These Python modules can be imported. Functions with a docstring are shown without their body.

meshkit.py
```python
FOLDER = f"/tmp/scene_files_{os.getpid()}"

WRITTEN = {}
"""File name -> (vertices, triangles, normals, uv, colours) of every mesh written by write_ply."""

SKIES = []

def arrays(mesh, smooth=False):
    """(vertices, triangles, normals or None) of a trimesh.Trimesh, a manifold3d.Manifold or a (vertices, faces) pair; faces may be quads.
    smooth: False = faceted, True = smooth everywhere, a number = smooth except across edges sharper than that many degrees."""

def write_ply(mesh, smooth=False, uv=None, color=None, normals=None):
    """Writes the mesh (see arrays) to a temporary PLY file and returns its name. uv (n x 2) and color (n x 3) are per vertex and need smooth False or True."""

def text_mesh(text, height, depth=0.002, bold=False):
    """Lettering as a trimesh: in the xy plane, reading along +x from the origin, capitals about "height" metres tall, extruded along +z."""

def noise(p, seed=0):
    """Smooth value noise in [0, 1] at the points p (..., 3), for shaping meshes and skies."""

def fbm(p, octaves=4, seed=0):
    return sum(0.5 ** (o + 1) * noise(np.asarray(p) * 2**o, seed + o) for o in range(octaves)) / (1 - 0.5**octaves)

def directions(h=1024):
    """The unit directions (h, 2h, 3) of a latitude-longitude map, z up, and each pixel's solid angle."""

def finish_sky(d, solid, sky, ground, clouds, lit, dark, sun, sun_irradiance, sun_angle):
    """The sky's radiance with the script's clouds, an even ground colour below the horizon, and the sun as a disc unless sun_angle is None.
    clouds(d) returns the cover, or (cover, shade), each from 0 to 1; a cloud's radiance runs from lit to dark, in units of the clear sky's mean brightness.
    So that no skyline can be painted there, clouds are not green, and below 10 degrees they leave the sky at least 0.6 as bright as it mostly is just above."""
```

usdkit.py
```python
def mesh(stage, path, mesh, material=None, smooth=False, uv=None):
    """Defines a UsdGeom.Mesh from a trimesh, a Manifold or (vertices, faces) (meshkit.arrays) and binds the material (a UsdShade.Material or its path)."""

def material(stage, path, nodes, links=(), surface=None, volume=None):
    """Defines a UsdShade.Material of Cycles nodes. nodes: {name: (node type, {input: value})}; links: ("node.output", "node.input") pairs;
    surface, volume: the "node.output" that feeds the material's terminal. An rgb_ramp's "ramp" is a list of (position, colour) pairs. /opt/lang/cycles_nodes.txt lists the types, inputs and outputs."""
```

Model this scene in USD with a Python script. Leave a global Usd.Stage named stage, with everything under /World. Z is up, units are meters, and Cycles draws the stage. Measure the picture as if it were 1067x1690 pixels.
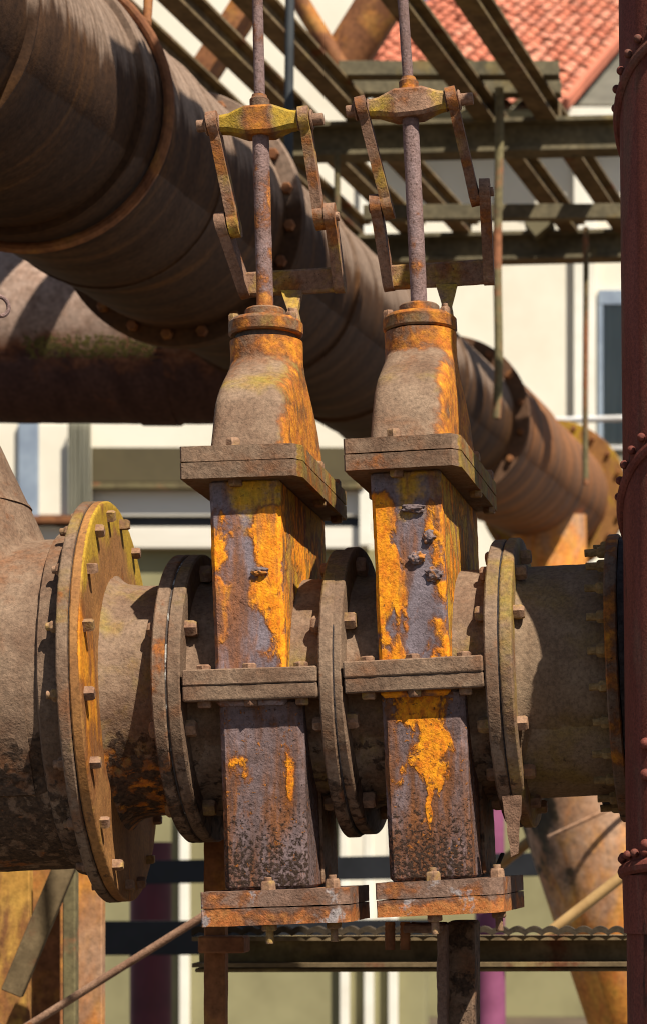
import math, random
import numpy as np, trimesh
import manifold3d as m3
from shapely.geometry import Point, Polygon, LineString
from shapely.ops import unary_union
from pxr import Usd, UsdGeom, UsdLux, UsdShade, Gf, Sdf, Vt
import usdkit, meshkit
from meshkit import noise, fbm

rng = np.random.default_rng(7)
stage = Usd.Stage.CreateInMemory()
UsdGeom.SetStageUpAxis(stage, UsdGeom.Tokens.z)
UsdGeom.SetStageMetersPerUnit(stage, 1.0)
world = UsdGeom.Xform.Define(stage, '/World')
stage.SetDefaultPrim(world.GetPrim())
UsdGeom.Scope.Define(stage, '/World/Looks')

# ------------------------------------------------------------------ camera, sky, sun
F, PX, PY, D, H = 3500.0, 1120.0, 1400.0, 3.5, 1.6      # focal in photo pixels, principal point, distance, eye height
cam = UsdGeom.Camera.Define(stage, '/World/camera')
cam.CreateHorizontalApertureAttr(36.0)
cam.CreateVerticalApertureAttr(36.0 * 1024 / 646)
cam.CreateFocalLengthAttr(F / 1067 * 36.0)
cam.CreateHorizontalApertureOffsetAttr((533.5 - PX) / 1067 * 36.0)
cam.CreateVerticalApertureOffsetAttr((PY - 845) / 1067 * 36.0)
cam.CreateClippingRangeAttr(Gf.Vec2f(0.1, 2000))
cam.CreateFStopAttr(11.0)
cam.CreateFocusDistanceAttr(3.30)
cam.CreateExposureAttr(0.9)
x_ = UsdGeom.Xformable(cam); x_.AddTranslateOp().Set(Gf.Vec3d(0, -D, H)); x_.AddRotateXYZOp().Set(Gf.Vec3f(90, 0, 0))

SUN = np.array([0.90, -1.0, 1.95]); SUN /= np.linalg.norm(SUN)
elev, rot = math.asin(SUN[2]), math.atan2(SUN[0], SUN[1])
sun = UsdLux.DistantLight.Define(stage, '/World/sun')
sun.CreateIntensityAttr(1.25); sun.CreateAngleAttr(0.5); sun.CreateNormalizeAttr(True)
sun.CreateColorAttr(Gf.Vec3f(1.0, 0.93, 0.81))
zaxis = Gf.Vec3d(*map(float, SUN)); q = Gf.Rotation(Gf.Vec3d(0, 0, 1), zaxis)
UsdGeom.Xformable(sun).AddTransformOp().Set(Gf.Matrix4d().SetRotate(q))
sky = UsdLux.DomeLight.Define(stage, '/World/sky')
skm = usdkit.material(stage, '/World/Looks/sky_look', {
    's': ('sky_texture', {'sky_type': 'single_scattering', 'sun_disc': False, 'sun_elevation': elev, 'sun_rotation': rot}),
    'b': ('background_shader', {'strength': 0.05})}, [('s.color', 'b.color')], surface='b.background')
UsdShade.MaterialBindingAPI.Apply(sky.GetPrim()).Bind(skm)
sky.GetPrim().SetCustomDataByKey('kind', 'structure')

# ------------------------------------------------------------------ helpers
def P(px, py, Y):
    """the point at depth Y that the photograph shows at px, py"""
    z = D + Y
    return np.array([(px - PX) * z / F, Y, H + (PY - py) * z / F])

names = {}
def numbered(parent, name):
    k = names.get((parent, name), 0); names[(parent, name)] = k + 1
    return name if k == 0 else f'{name}_{k:03d}'

class Thing:
    def __init__(self, name, label, cat, loc=(0, 0, 0), group=None, kind=None):
        self.path = '/World/' + numbered('/World', name)
        self.loc = np.array(loc, float)
        x = UsdGeom.Xform.Define(stage, self.path); x.AddTranslateOp().Set(Gf.Vec3d(*map(float, self.loc)))
        self.prim = x.GetPrim()
        keys(self.prim, label, cat, group, kind)

def keys(prim, label=None, cat=None, group=None, kind=None):
    for k, v in (('label', label), ('category', cat), ('group', group), ('kind', kind)):
        if v: prim.SetCustomDataByKey(k, v)

def tri(m):
    if isinstance(m, m3.Manifold):
        o = m.to_mesh(); return trimesh.Trimesh(np.array(o.vert_properties[:, :3]), np.array(o.tri_verts), process=False)
    return m

class Part:
    def __init__(self, path, thing): self.path, self.thing = path, thing

def part(owner, name, m, mat, smooth=35, w=None, label=None):
    """one mesh (world coordinates) as a part of a Thing, or a sub-part of a Part"""
    th = owner if isinstance(owner, Thing) else owner.thing
    path = owner.path + '/' + numbered(owner.path, name)
    t = tri(m)
    t = trimesh.Trimesh(np.array(t.vertices) - th.loc, t.faces, process=False)
    um = usdkit.mesh(stage, path, t, LOOK[mat], smooth)
    if w is not None:
        pts = np.array(um.GetPointsAttr().Get()) + th.loc
        vals = np.asarray(w(pts), np.float32)
        UsdGeom.PrimvarsAPI(um).CreatePrimvar('w', Sdf.ValueTypeNames.Color3fArray, 'vertex').Set(Vt.Vec3fArray.FromNumpy(vals))
    if label: um.GetPrim().SetCustomDataByKey('label', label)
    return Part(path, th)

def solo(name, m, mat, label=None, cat=None, group=None, kind=None, smooth=35, w=None):
    path = '/World/' + numbered('/World', name)
    um = usdkit.mesh(stage, path, tri(m), LOOK[mat], smooth)
    keys(um.GetPrim(), label, cat, group, kind)
    if w is not None:
        pts = np.array(um.GetPointsAttr().Get())
        UsdGeom.PrimvarsAPI(um).CreatePrimvar('w', Sdf.ValueTypeNames.Color3fArray, 'vertex').Set(Vt.Vec3fArray.FromNumpy(np.asarray(w(pts), np.float32)))
    return um

def unit(v): v = np.asarray(v, float); return v / np.linalg.norm(v)
class Frame:
    """local x along the pipe, y away from the camera, z up; roll leans it to the left, yaw turns it about z"""
    def __init__(self, o, roll=0.0, yaw=0.0):
        c, s = math.cos(roll), math.sin(roll)
        Ry = np.array([[c, 0, -s], [0, 1, 0], [s, 0, c]])
        c, s = math.cos(yaw), math.sin(yaw)
        Rz = np.array([[c, -s, 0], [s, c, 0], [0, 0, 1]])
        self.R = Rz @ Ry; self.o = np.asarray(o, float)
    def __call__(self, p): return np.asarray(p, float) @ self.R.T + self.o
    def inv(self, p): return (np.asarray(p, float) - self.o) @ self.R
    def put(self, m):
        t = tri(m); return trimesh.Trimesh(self(t.vertices), t.faces, process=False)
    def d(self, v): return self.R @ np.asarray(v, float)

def man(t):
    t = tri(t); return m3.Manifold(m3.Mesh(np.asarray(t.vertices, np.float32), np.asarray(t.faces, np.uint32)))

def rbox(x0, x1, y0, y1, z0, z1, c=0.003):
    """box with chamfered edges"""
    pts = []
    for sx, X in ((1, x0), (-1, x1)):
        for sy, Y in ((1, y0), (-1, y1)):
            for sz, Z in ((1, z0), (-1, z1)):
                pts += [(X, Y + sy * c, Z + sz * c), (X + sx * c, Y, Z + sz * c), (X + sx * c, Y + sy * c, Z)]
    return m3.Manifold.hull_points(np.array(pts))

def basis(d):
    d = unit(d); a = np.array([0, 0, 1.0]) if abs(d[2]) < 0.9 else np.array([1.0, 0, 0])
    u = unit(np.cross(a, d)); return u, np.cross(d, u), d

def lathe(prof, o, d, n=64):
    """closed solid of revolution: prof = (distance along d, radius); ends are capped"""
    u, v, d = basis(d); o = np.asarray(o, float)
    prof = [(a, max(r, 0)) for a, r in prof]
    th = np.arange(n) / n * 2 * math.pi
    ring = np.cos(th)[:, None] * u + np.sin(th)[:, None] * v
    V = [o + a * d + r * ring for a, r in prof]
    V = np.vstack(V + [o + prof[0][0] * d, o + prof[-1][0] * d]); k = len(prof)
    Fc = []
    i = np.arange(n); j = (i + 1) % n
    for r in range(k - 1):
        a, b, c, e = r * n + i, r * n + j, (r + 1) * n + j, (r + 1) * n + i
        Fc += [np.stack([a, b, c], 1), np.stack([a, c, e], 1)]
    Fc += [np.stack([j, i, np.full(n, k * n)], 1), np.stack([(k - 1) * n + i, (k - 1) * n + j, np.full(n, k * n + 1)], 1)]
    return trimesh.Trimesh(V, np.vstack(Fc), process=False)

def ringlathe(prof, o, d, n=96):
    """closed torus-like solid: prof is a closed loop of (along, radius)"""
    u, v, d = basis(d); o = np.asarray(o, float); k = len(prof)
    th = np.arange(n) / n * 2 * math.pi
    ring = np.cos(th)[:, None] * u + np.sin(th)[:, None] * v
    V = np.vstack([o + a * d + r * ring for a, r in prof])
    i = np.arange(n); j = (i + 1) % n; Fc = []
    for r in range(k):
        s = (r + 1) % k
        a, b, c, e = r * n + i, r * n + j, s * n + j, s * n + i
        Fc += [np.stack([a, b, c], 1), np.stack([a, c, e], 1)]
    t = trimesh.Trimesh(V, np.vstack(Fc), process=False)
    if t.volume < 0: t.invert()
    return t

def rod(p, q, r, n=12, r2=None):
    p, q = np.asarray(p, float), np.asarray(q, float); L = np.linalg.norm(q - p)
    c = min(r * 0.12, 0.003)
    r2 = r if r2 is None else r2
    return lathe([(0, r - c), (c, r), (L - c, r2), (L, r2 - c)], p, q - p, n)

def tube(path, r, n=10):
    """bent round bar"""
    path = np.asarray(path, float); V = []; T = np.gradient(path, axis=0); u0 = basis(T[0])[0]
    th = np.arange(n) / n * 2 * math.pi
    for p, t in zip(path, T):
        t = unit(t); u0 = unit(u0 - t * np.dot(u0, t)); v = np.cross(t, u0)
        V.append(p + r * (np.cos(th)[:, None] * u0 + np.sin(th)[:, None] * v))
    k = len(path); V = np.vstack(V + [path[:1], path[-1:]]); i = np.arange(n); j = (i + 1) % n; Fc = []
    for s in range(k - 1):
        a, b, c, e = s * n + i, s * n + j, (s + 1) * n + j, (s + 1) * n + i
        Fc += [np.stack([a, b, c], 1), np.stack([a, c, e], 1)]
    Fc += [np.stack([j, i, np.full(n, k * n)], 1), np.stack([(k - 1) * n + i, (k - 1) * n + j, np.full(n, k * n + 1)], 1)]
    return trimesh.Trimesh(V, np.vstack(Fc), process=False)

def spline(pts, n=40):
    from scipy.interpolate import CubicSpline
    pts = np.asarray(pts, float); s = np.r_[0, np.cumsum(np.linalg.norm(np.diff(pts, axis=0), axis=1))]
    return CubicSpline(s, pts)(np.linspace(0, s[-1], n))

def bar(p, q, w, h, up=(0, 0, 1), c=0.002):
    """straight square bar from p to q, w across, h along up"""
    p, q = np.asarray(p, float), np.asarray(q, float); d = unit(q - p); L = np.linalg.norm(q - p)
    s = unit(np.cross(d, up)); u = np.cross(s, d)
    t = tri(rbox(0, L, -w / 2, w / 2, -h / 2, h / 2, c))
    M = np.stack([d, s, u], 1)
    if np.linalg.det(M) < 0: M[:, 1] *= -1
    return trimesh.Trimesh(t.vertices @ M.T + p, t.faces, process=False)

def profile_bar(poly, p, q, up=(0, 0, 1)):
    """a rolled section (shapely polygon in across, up) extruded from p to q"""
    p, q = np.asarray(p, float), np.asarray(q, float); d = unit(q - p); L = np.linalg.norm(q - p)
    s = unit(np.cross(d, up)); u = np.cross(s, d)
    t = trimesh.creation.extrude_polygon(poly, L, engine='earcut')
    v = t.vertices; W = p + v[:, :1] * s + v[:, 1:2] * u + v[:, 2:3] * d
    t = trimesh.Trimesh(W, t.faces, process=False)
    if t.volume < 0: t.invert()
    return t

def ibeam(w, h, t):
    return unary_union([Polygon([(-w/2, 0), (w/2, 0), (w/2, t), (-w/2, t)]), Polygon([(-w/2, h-t), (w/2, h-t), (w/2, h), (-w/2, h)]),
                        Polygon([(-t*.4, 0), (t*.4, 0), (t*.4, h), (-t*.4, h)])])
def channel(w, h, t):
    return unary_union([Polygon([(0, 0), (w, 0), (w, t), (0, t)]), Polygon([(0, h-t), (w, h-t), (w, h), (0, h)]), Polygon([(0, 0), (t*.8, 0), (t*.8, h), (0, h)])])

def rough(m, size, amp, freq=60.0, seed=0, big=0.0):
    """refine and push the skin in and out like pitted castings"""
    M = m if isinstance(m, m3.Manifold) else man(m)
    if M.status() == m3.Error.NoError and M.num_tri() > 0:
        t = tri(M.refine_to_length(size))
    else:
        t = tri(m); v, f = trimesh.remesh.subdivide_to_size(t.vertices, t.faces, size, max_iter=20); t = trimesh.Trimesh(v, f, process=True)
    t = trimesh.Trimesh(t.vertices, t.faces, process=False); t.merge_vertices()
    n = t.vertex_normals
    k = (fbm(t.vertices * freq, 4, seed) - 0.5) * 2 * amp
    if big: k = k + (fbm(t.vertices * freq * 0.15, 2, seed + 9) - 0.5) * 2 * big
    return trimesh.Trimesh(t.vertices + n * k[:, None], t.faces, process=False)

def nutmesh(o, d, r, h, sides=6, phase=0.0, stud=0.0, sr=None):
    """bolt head or nut with a bevelled crown, and the stud's end standing out of it"""
    u, v, d = basis(d); o = np.asarray(o, float); parts = []
    th = np.arange(sides) / sides * 2 * math.pi + phase
    ring = np.cos(th)[:, None] * u + np.sin(th)[:, None] * v
    a = m3.Manifold.hull_points(np.vstack([o - 0.002 * d + r * ring, o + h * 0.75 * d + r * ring, o + h * d + r * 0.8 * ring]))
    out = a
    if stud > 0:
        out = a + man(rod(o, o + (h + stud) * d, sr or r * 0.5, 10))
    return out

# ------------------------------------------------------------------ materials
LOOK = {}
def graph():
    return {'g': ('geometry', {}), 'w': ('attribute', {'attribute': 'w'}), 'ws': ('separate_color', {'color_type': 'rgb'})}, [('w.color', 'ws.color')]

def rust(name, c1, c2, layers=(), scale=14.0, rough_=0.8, grain=260.0, bump=0.5, stretch=(1, 1, 1), spec=0.16, speck=None, axis=None, coarse=0.35, metal=0.0, tone=0.12):
    """weathered metal: a mottled base and flaking layers over it.
    layers: (channel of w or None, colour a, colour b, noise scale, threshold, softness, stretch, height)"""
    N, L = graph()
    def add(k, kind, **kw): N[k] = (kind, kw)
    def link(a, b): L.append((a, b))
    def tex(k, s, st, detail=6.0, r=0.6, dist=0.0):
        add(k + 'm', 'mapping', scale=tuple(float(x) for x in st)); link('g.position', k + 'm.vector')
        add(k, 'noise_texture', scale=float(s), detail=detail, roughness=r, distortion=dist); link(k + 'm.vector', k + '.vector')
    tex('n0', scale, stretch)
    add('r0', 'rgb_ramp', ramp=[(0.32, c1), (0.68, c2)]); link('n0.fac', 'r0.fac')
    cur = 'r0.color'
    # fine tonal grain
    tex('n1', grain * 0.55, (1, 1, 1), 3.0, 0.7)
    add('r1', 'rgb_ramp', ramp=[(0.28, (0.52,) * 3), (0.5, (1.0,) * 3), (0.72, (1.42,) * 3)]); link('n1.fac', 'r1.fac')
    heights = []
    for i, (ch, ca, cb, s, thr, soft, st, hgt) in enumerate(layers):
        k = f'l{i}'
        tex(k, s, st, 8.0, 0.62, 0.3)
        add(k + 'a', 'math', math_type='add'); link(k + '.fac', k + 'a.value1')
        if ch is None: N[k + 'a'] = ('math', {'math_type': 'add', 'value2': 0.0})
        else: link(f'ws.{ch}', k + 'a.value2')
        add(k + 'r', 'map_range', range_type='smoothstep', from_min=thr - soft, from_max=thr + soft, to_min=0.0, to_max=1.0, clamp=True); link(k + 'a.value', k + 'r.value') if False else link(k + 'a.value', k + 'r.value')
        if ch == 'r' and hgt:
            add(k + 'e', 'map_range', range_type='smoothstep', from_min=thr - soft - .075, from_max=thr - soft * .3, to_min=0.0, to_max=0.85, clamp=True); link(k + 'a.value', k + 'e.value')
            add(k + 'ex', 'mix_color', blend_type='mix', b=(0.150, 0.052, 0.018)); link(k + 'e.result', k + 'ex.fac'); link(cur, k + 'ex.a'); cur = k + 'ex.result'
        tex(k + 'c', s * 3.1, st, 5.0, 0.6)
        add(k + 'q', 'rgb_ramp', ramp=[(0.35, ca), (0.65, cb)]); link(k + 'c.fac', k + 'q.fac')
        add(k + 'x', 'mix_color', blend_type='mix'); link(k + 'r.result', k + 'x.fac'); link(cur, k + 'x.a'); link(k + 'q.color', k + 'x.b')
        cur = k + 'x.result'; heights.append((k + 'r.result', hgt))
    add('gm', 'mix_color', blend_type='multiply', fac=0.75, use_clamp_result=False); link(cur, 'gm.a'); link('r1.color', 'gm.b'); cur = 'gm.result'
    if speck:
        add('vo', 'noise_texture', scale=speck[0], detail=4.0, roughness=0.75); link('g.position', 'vo.vector')
        add('vr', 'map_range', from_min=speck[1], from_max=speck[1] + 0.04, to_min=0.0, to_max=speck[3] if len(speck) > 3 else 1.0, clamp=True); link('vo.fac', 'vr.value')
        add('vm', 'mix_color', blend_type='mix', b=speck[2]); link('vr.result', 'vm.fac'); link(cur, 'vm.a'); cur = 'vm.result'
    add('oi', 'object_info'); add('om', 'map_range', from_min=0.0, from_max=1.0, to_min=1 - tone, to_max=1 + tone); link('oi.random', 'om.value')
    add('oh', 'hsv', saturation=1.0); link('om.result', 'oh.value'); link(cur, 'oh.color'); cur = 'oh.color'
    # relief
    tex('b0', grain, (1, 1, 1), 3.0, 0.65)
    tex('b1', grain * 0.18, (1, 1, 1), 4.0, 0.6)
    add('bs', 'math', math_type='multiply_add', value2=float(coarse) * 3.0); link('b1.fac', 'bs.value1'); link('b0.fac', 'bs.value3')
    h = 'bs.value'
    for i, (src, hgt) in enumerate(heights):
        if hgt:
            add(f'h{i}', 'math', math_type='multiply_add', value2=float(hgt)); link(src, f'h{i}.value1'); link(h, f'h{i}.value3'); h = f'h{i}.value'
    add('bp', 'bump', strength=float(bump), distance=0.0022); link(h, 'bp.height')
    add('p', 'principled_bsdf', roughness=rough_, specular_ior_level=spec, metallic=metal); link(cur, 'p.base_color'); link('bp.normal', 'p.normal')
    LOOK[name] = usdkit.material(stage, '/World/Looks/' + name, N, L, surface='p.BSDF')

def plain(name, c, c2=None, scale=6.0, rough_=0.7, bump=0.15, spec=0.3, stretch=(1, 1, 1), bscale=90.0):
    c2 = c2 or tuple(x * 0.75 for x in c)
    N = {'g': ('geometry', {}), 'm': ('mapping', {'scale': stretch}), 'n': ('noise_texture', {'scale': scale, 'detail': 7.0, 'roughness': 0.62}),
         'r': ('rgb_ramp', {'ramp': [(0.35, c2), (0.62, c)]}), 'n2': ('noise_texture', {'scale': bscale, 'detail': 3.0}),
         'b': ('bump', {'strength': bump, 'distance': 0.003}), 'p': ('principled_bsdf', {'roughness': rough_, 'specular_ior_level': spec})}
    L = [('g.position', 'm.vector'), ('m.vector', 'n.vector'), ('g.position', 'n2.vector'), ('n.fac', 'r.fac'), ('n2.fac', 'b.height'), ('r.color', 'p.base_color'), ('b.normal', 'p.normal')]
    LOOK[name] = usdkit.material(stage, '/World/Looks/' + name, N, L, surface='p.BSDF')

ORANGE, AMBER = (0.52, 0.140, 0.010), (0.70, 0.275, 0.010)
OCHRE, LICHEN = (0.50, 0.240, 0.016), (0.38, 0.23, 0.024)
CRUST = (0.030, 0.019, 0.013)
one = (1, 1, 1)
# valve casting: violet-grey primer, orange top coat that flakes, ochre wash, dark crust
rust('valve_paint', (0.110, 0.080, 0.085), (0.205, 0.168, 0.185), [
    ('g', OCHRE, LICHEN, 16, 0.80, 0.10, one, 0.4),
    ('r', ORANGE, AMBER, 30, 0.82, 0.050, (1, 1, .6), 1.2),
    (None, (0.22, 0.085, 0.035), (0.13, 0.065, 0.045), 22, 0.575, 0.09, (1, 1, .22), 0.0),
    ('b', CRUST, (0.07, 0.04, 0.025), 60, 0.80, 0.05, one, 1.2)], grain=300, bump=0.55, speck=(170, 0.62, (0.05, 0.03, 0.022), .8))
rust('spool_iron', (0.150, 0.094, 0.056), (0.225, 0.155, 0.098), [(None, (0.20, 0.13, 0.04), (0.16, 0.10, 0.035), 8, 0.57, 0.12, one, 0), ('b', CRUST, (0.085, 0.05, 0.03), 45, 0.80, 0.05, one, 1.5)], grain=280, bump=0.5, coarse=0.4)
# dusty cast iron, brown
rust('dusty_iron', (0.112, 0.064, 0.039), (0.195, 0.130, 0.085), [(None, (0.17, 0.075, 0.034), (0.13, 0.06, 0.03), 9, 0.60, 0.10, one, 0),
    ('g', (0.21, 0.115, 0.022), (0.20, 0.145, 0.03), 13, 0.84, 0.17, one, 0.1),
    ('r', (0.36, 0.105, 0.018), (0.50, 0.20, 0.016), 22, 0.84, 0.11, one, 0.5),
    ('b', CRUST, (0.085, 0.05, 0.03), 45, 0.80, 0.05, one, 1.5)], grain=280, bump=0.6, coarse=0.5, speck=(150, 0.65, (0.045, 0.028, 0.02), .7))
# flange face: ochre and orange over brown
rust('flange_face', (0.20, 0.088, 0.030), (0.29, 0.135, 0.042), [
    ('g', (0.34, 0.20, 0.02), LICHEN, 10, 0.82, 0.08, (1, 1, .5), 0.2),
    ('r', (0.44, 0.14, 0.012), (0.56, 0.23, 0.015), 12, 0.82, 0.06, (1, 1, .4), 0.4),
    ('b', (0.05, 0.03, 0.02), (0.10, 0.055, 0.035), 40, 0.80, 0.05, (1, 1, .5), 0.8)], grain=280, bump=0.4, speck=(190, 0.655, (0.06, 0.032, 0.018), .8))
# brownish dark wrapped pipe: streaks run round the pipe (stretch set per axis, the pipe runs along y)
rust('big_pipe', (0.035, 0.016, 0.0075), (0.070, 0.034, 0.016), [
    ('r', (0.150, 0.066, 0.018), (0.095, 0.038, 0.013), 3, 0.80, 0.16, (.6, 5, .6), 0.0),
    ('g', (0.140, 0.090, 0.060), (0.250, 0.175, 0.128), 3, 0.80, 0.12, (.5, 7, .5), 0.0)],  # pale layer: dust, and the sunlit tone of the upper side painted in
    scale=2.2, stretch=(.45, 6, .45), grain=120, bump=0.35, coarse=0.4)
rust('far_pipe', (0.085, 0.042, 0.022), (0.155, 0.085, 0.050), [('r', (0.26, 0.105, 0.035), (0.20, 0.08, 0.03), 3, 0.80, 0.14, (.6, 4, .6), 0.0)], scale=2.2, stretch=(.5, 6, .5), grain=120, bump=.35)
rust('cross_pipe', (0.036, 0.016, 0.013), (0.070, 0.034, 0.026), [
    ('r', (0.185, 0.118, 0.085), (0.28, 0.195, 0.150), 7, 0.80, 0.17, one, 0.2),  # pinkish layer: dust plus the sunlit look of the top, put into colour
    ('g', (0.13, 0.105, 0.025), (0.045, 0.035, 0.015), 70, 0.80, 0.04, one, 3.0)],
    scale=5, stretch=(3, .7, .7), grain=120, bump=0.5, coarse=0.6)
rust('lower_paint', (0.090, 0.055, 0.046), (0.180, 0.128, 0.128), [
    (None, (0.19, 0.072, 0.026), (0.10, 0.045, 0.026), 30, 0.53, 0.09, (1, 1, .16), 0.0),
    ('r', ORANGE, AMBER, 34, 0.82, 0.035, (1, 1, .6), 1.2),
    (None, (0.42, 0.14, 0.018), (0.30, 0.10, 0.02), 95, 0.64, 0.03, one, 0.8),
    ('b', CRUST, (0.05, 0.028, 0.018), 170, 0.74, 0.05, one, 1.6)], grain=240, bump=0.75, coarse=.5, speck=(190, 0.60, (0.04, 0.024, 0.018), .85))
rust('stem_steel', (0.130, 0.075, 0.060), (0.215, 0.150, 0.145), [
    ('r', (0.30, 0.10, 0.03), (0.36, 0.15, 0.03), 22, 0.80, 0.05, one, 0.4), ('b', CRUST, CRUST, 60, 0.8, .05, one, .5)], grain=330, bump=0.8, coarse=0.2, speck=(210, 0.58, (0.07, 0.038, 0.03), .9))
rust('link_rust', (0.150, 0.080, 0.050), (0.26, 0.155, 0.100), [
    ('g', (0.28, 0.19, 0.03), LICHEN, 18, 0.80, 0.13, one, 0.2), ('r', (0.36, 0.12, 0.025), (0.42, 0.17, 0.02), 20, 0.80, 0.14, one, 0.3)], grain=320, bump=0.7, coarse=0.2, speck=(200, 0.63, (0.045, 0.026, 0.018), .9))
rust('bolt_rust', (0.15, 0.075, 0.045), (0.26, 0.155, 0.095), [(None, (0.30, .19, .05), (0.20, 0.12, .05), 25, .58, .1, one, 0)], grain=350, bump=0.5, scale=30)
rust('dark_iron', (0.026, 0.019, 0.013), (0.05, 0.036, 0.022), [], grain=150, bump=0.4, scale=20)
rust('stud_ochre', (0.17, 0.105, 0.045), (0.26, 0.165, 0.065), [], grain=300, bump=.5, scale=40)
rust('dark_bolt', (0.05, 0.04, 0.035), (0.11, 0.085, 0.07), [], grain=350, bump=0.4, scale=30)
rust('lump', (0.12, 0.085, 0.082), (0.19, 0.145, 0.145), [(None, (0.38, .14, .02), (0.25, 0.10, .03), 60, .54, .06, one, 0)], grain=250, bump=0.9, scale=60)
rust('red_column', (0.100, 0.026, 0.018), (0.155, 0.044, 0.031), [(None, (0.13, 0.060, 0.040), (0.10, 0.045, 0.030), 14, .60, .08, (1, 1, .25), 0), (None, (0.035, 0.018, 0.015), (0.05, 0.025, 0.02), 30, .66, .04, (1, 1, .2), 0.6)], scale=18, stretch=(2, 2, .25), grain=420, bump=0.35, rough_=0.7, coarse=0.1)
rust('gasket', (0.035, 0.028, 0.025), (0.08, 0.06, 0.05), [(None, (0.50, 0.47, 0.42), (0.3, 0.28, 0.25), 40, .57, .04, one, 1.0)], grain=200, bump=.6)
rust('black_gasket', (0.016, 0.012, 0.011), (0.045, 0.035, 0.032), [], grain=200, bump=1.0, scale=80)
rust('old_steel', (0.095, 0.066, 0.034), (0.19, 0.135, 0.072), [(None, (0.20, 0.15, 0.07), (0.15, .10, .04), 7, .60, .06, one, 0), (None, (0.14, 0.055, 0.025), (0.10, 0.04, 0.02), 6, .62, .05, one, 0)], scale=9, grain=60, bump=.3)
rust('beam_steel', (0.085, 0.072, 0.044), (0.16, 0.130, 0.075), [(None, (0.20, 0.16, 0.07), (0.15, .10, .04), 5, .60, .06, one, 0)], scale=6, grain=60, bump=.3)
rust('rust_brown', (0.13, 0.05, 0.022), (0.24, 0.10, 0.040), [(None, (0.34, 0.13, 0.03), (0.30, 0.15, 0.04), 7, .58, .08, one, 0)], scale=9, grain=90, bump=.4)
rust('hopper_rust', (0.26, 0.130, 0.068), (0.38, 0.24, 0.155), [
    ('r', (0.46, 0.15, 0.030), (0.52, 0.24, 0.04), 7, .74, .14, (1, 1, .5), 0), ('b', (.06, .045, .025), (.04, .03, .02), 6, .80, .08, one, 0)], scale=7, grain=90, bump=.3)
rust('yellow_post', (0.34, 0.17, 0.035), (0.46, 0.27, 0.06), [(None, (0.22, .09, .03), (.16, .07, .03), 9, .57, .07, (1, 1, .4), 0)], scale=7, grain=90, bump=.3)
rust('base_iron', (0.120, 0.065, 0.042), (0.19, 0.12, 0.088), [
    ('r', (0.34, 0.10, 0.025), (0.30, .13, .04), 18, .80, .06, one, .4), (None, (0.30, 0.26, 0.24), (0.24, .20, .20), 22, .64, .04, one, 0),
    ('b', CRUST, (0.085, 0.05, 0.03), 45, 0.80, 0.05, one, 1.5)], grain=260, bump=.7, coarse=.5, speck=(150, 0.66, (0.05, 0.03, 0.022), .8))
rust('hanger', (0.085, 0.065, 0.035), (0.15, 0.125, 0.06), [(None, (0.22, 0.09, 0.04), (0.2, .08, .04), 6, .58, .06, one, 0)], scale=9, grain=90, bump=.3)
plain('blue_rod', (0.040, 0.046, 0.052), (0.025, 0.028, 0.032))
plain('black_rail', (0.016, 0.017, 0.020), (0.009, 0.0095, 0.011), rough_=.5)
plain('maroon', (0.105, 0.020, 0.030), (0.075, 0.016, 0.022), rough_=.5)
plain('magenta', (0.22, 0.065, 0.13), (0.15, 0.04, 0.085), rough_=.5)
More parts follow.
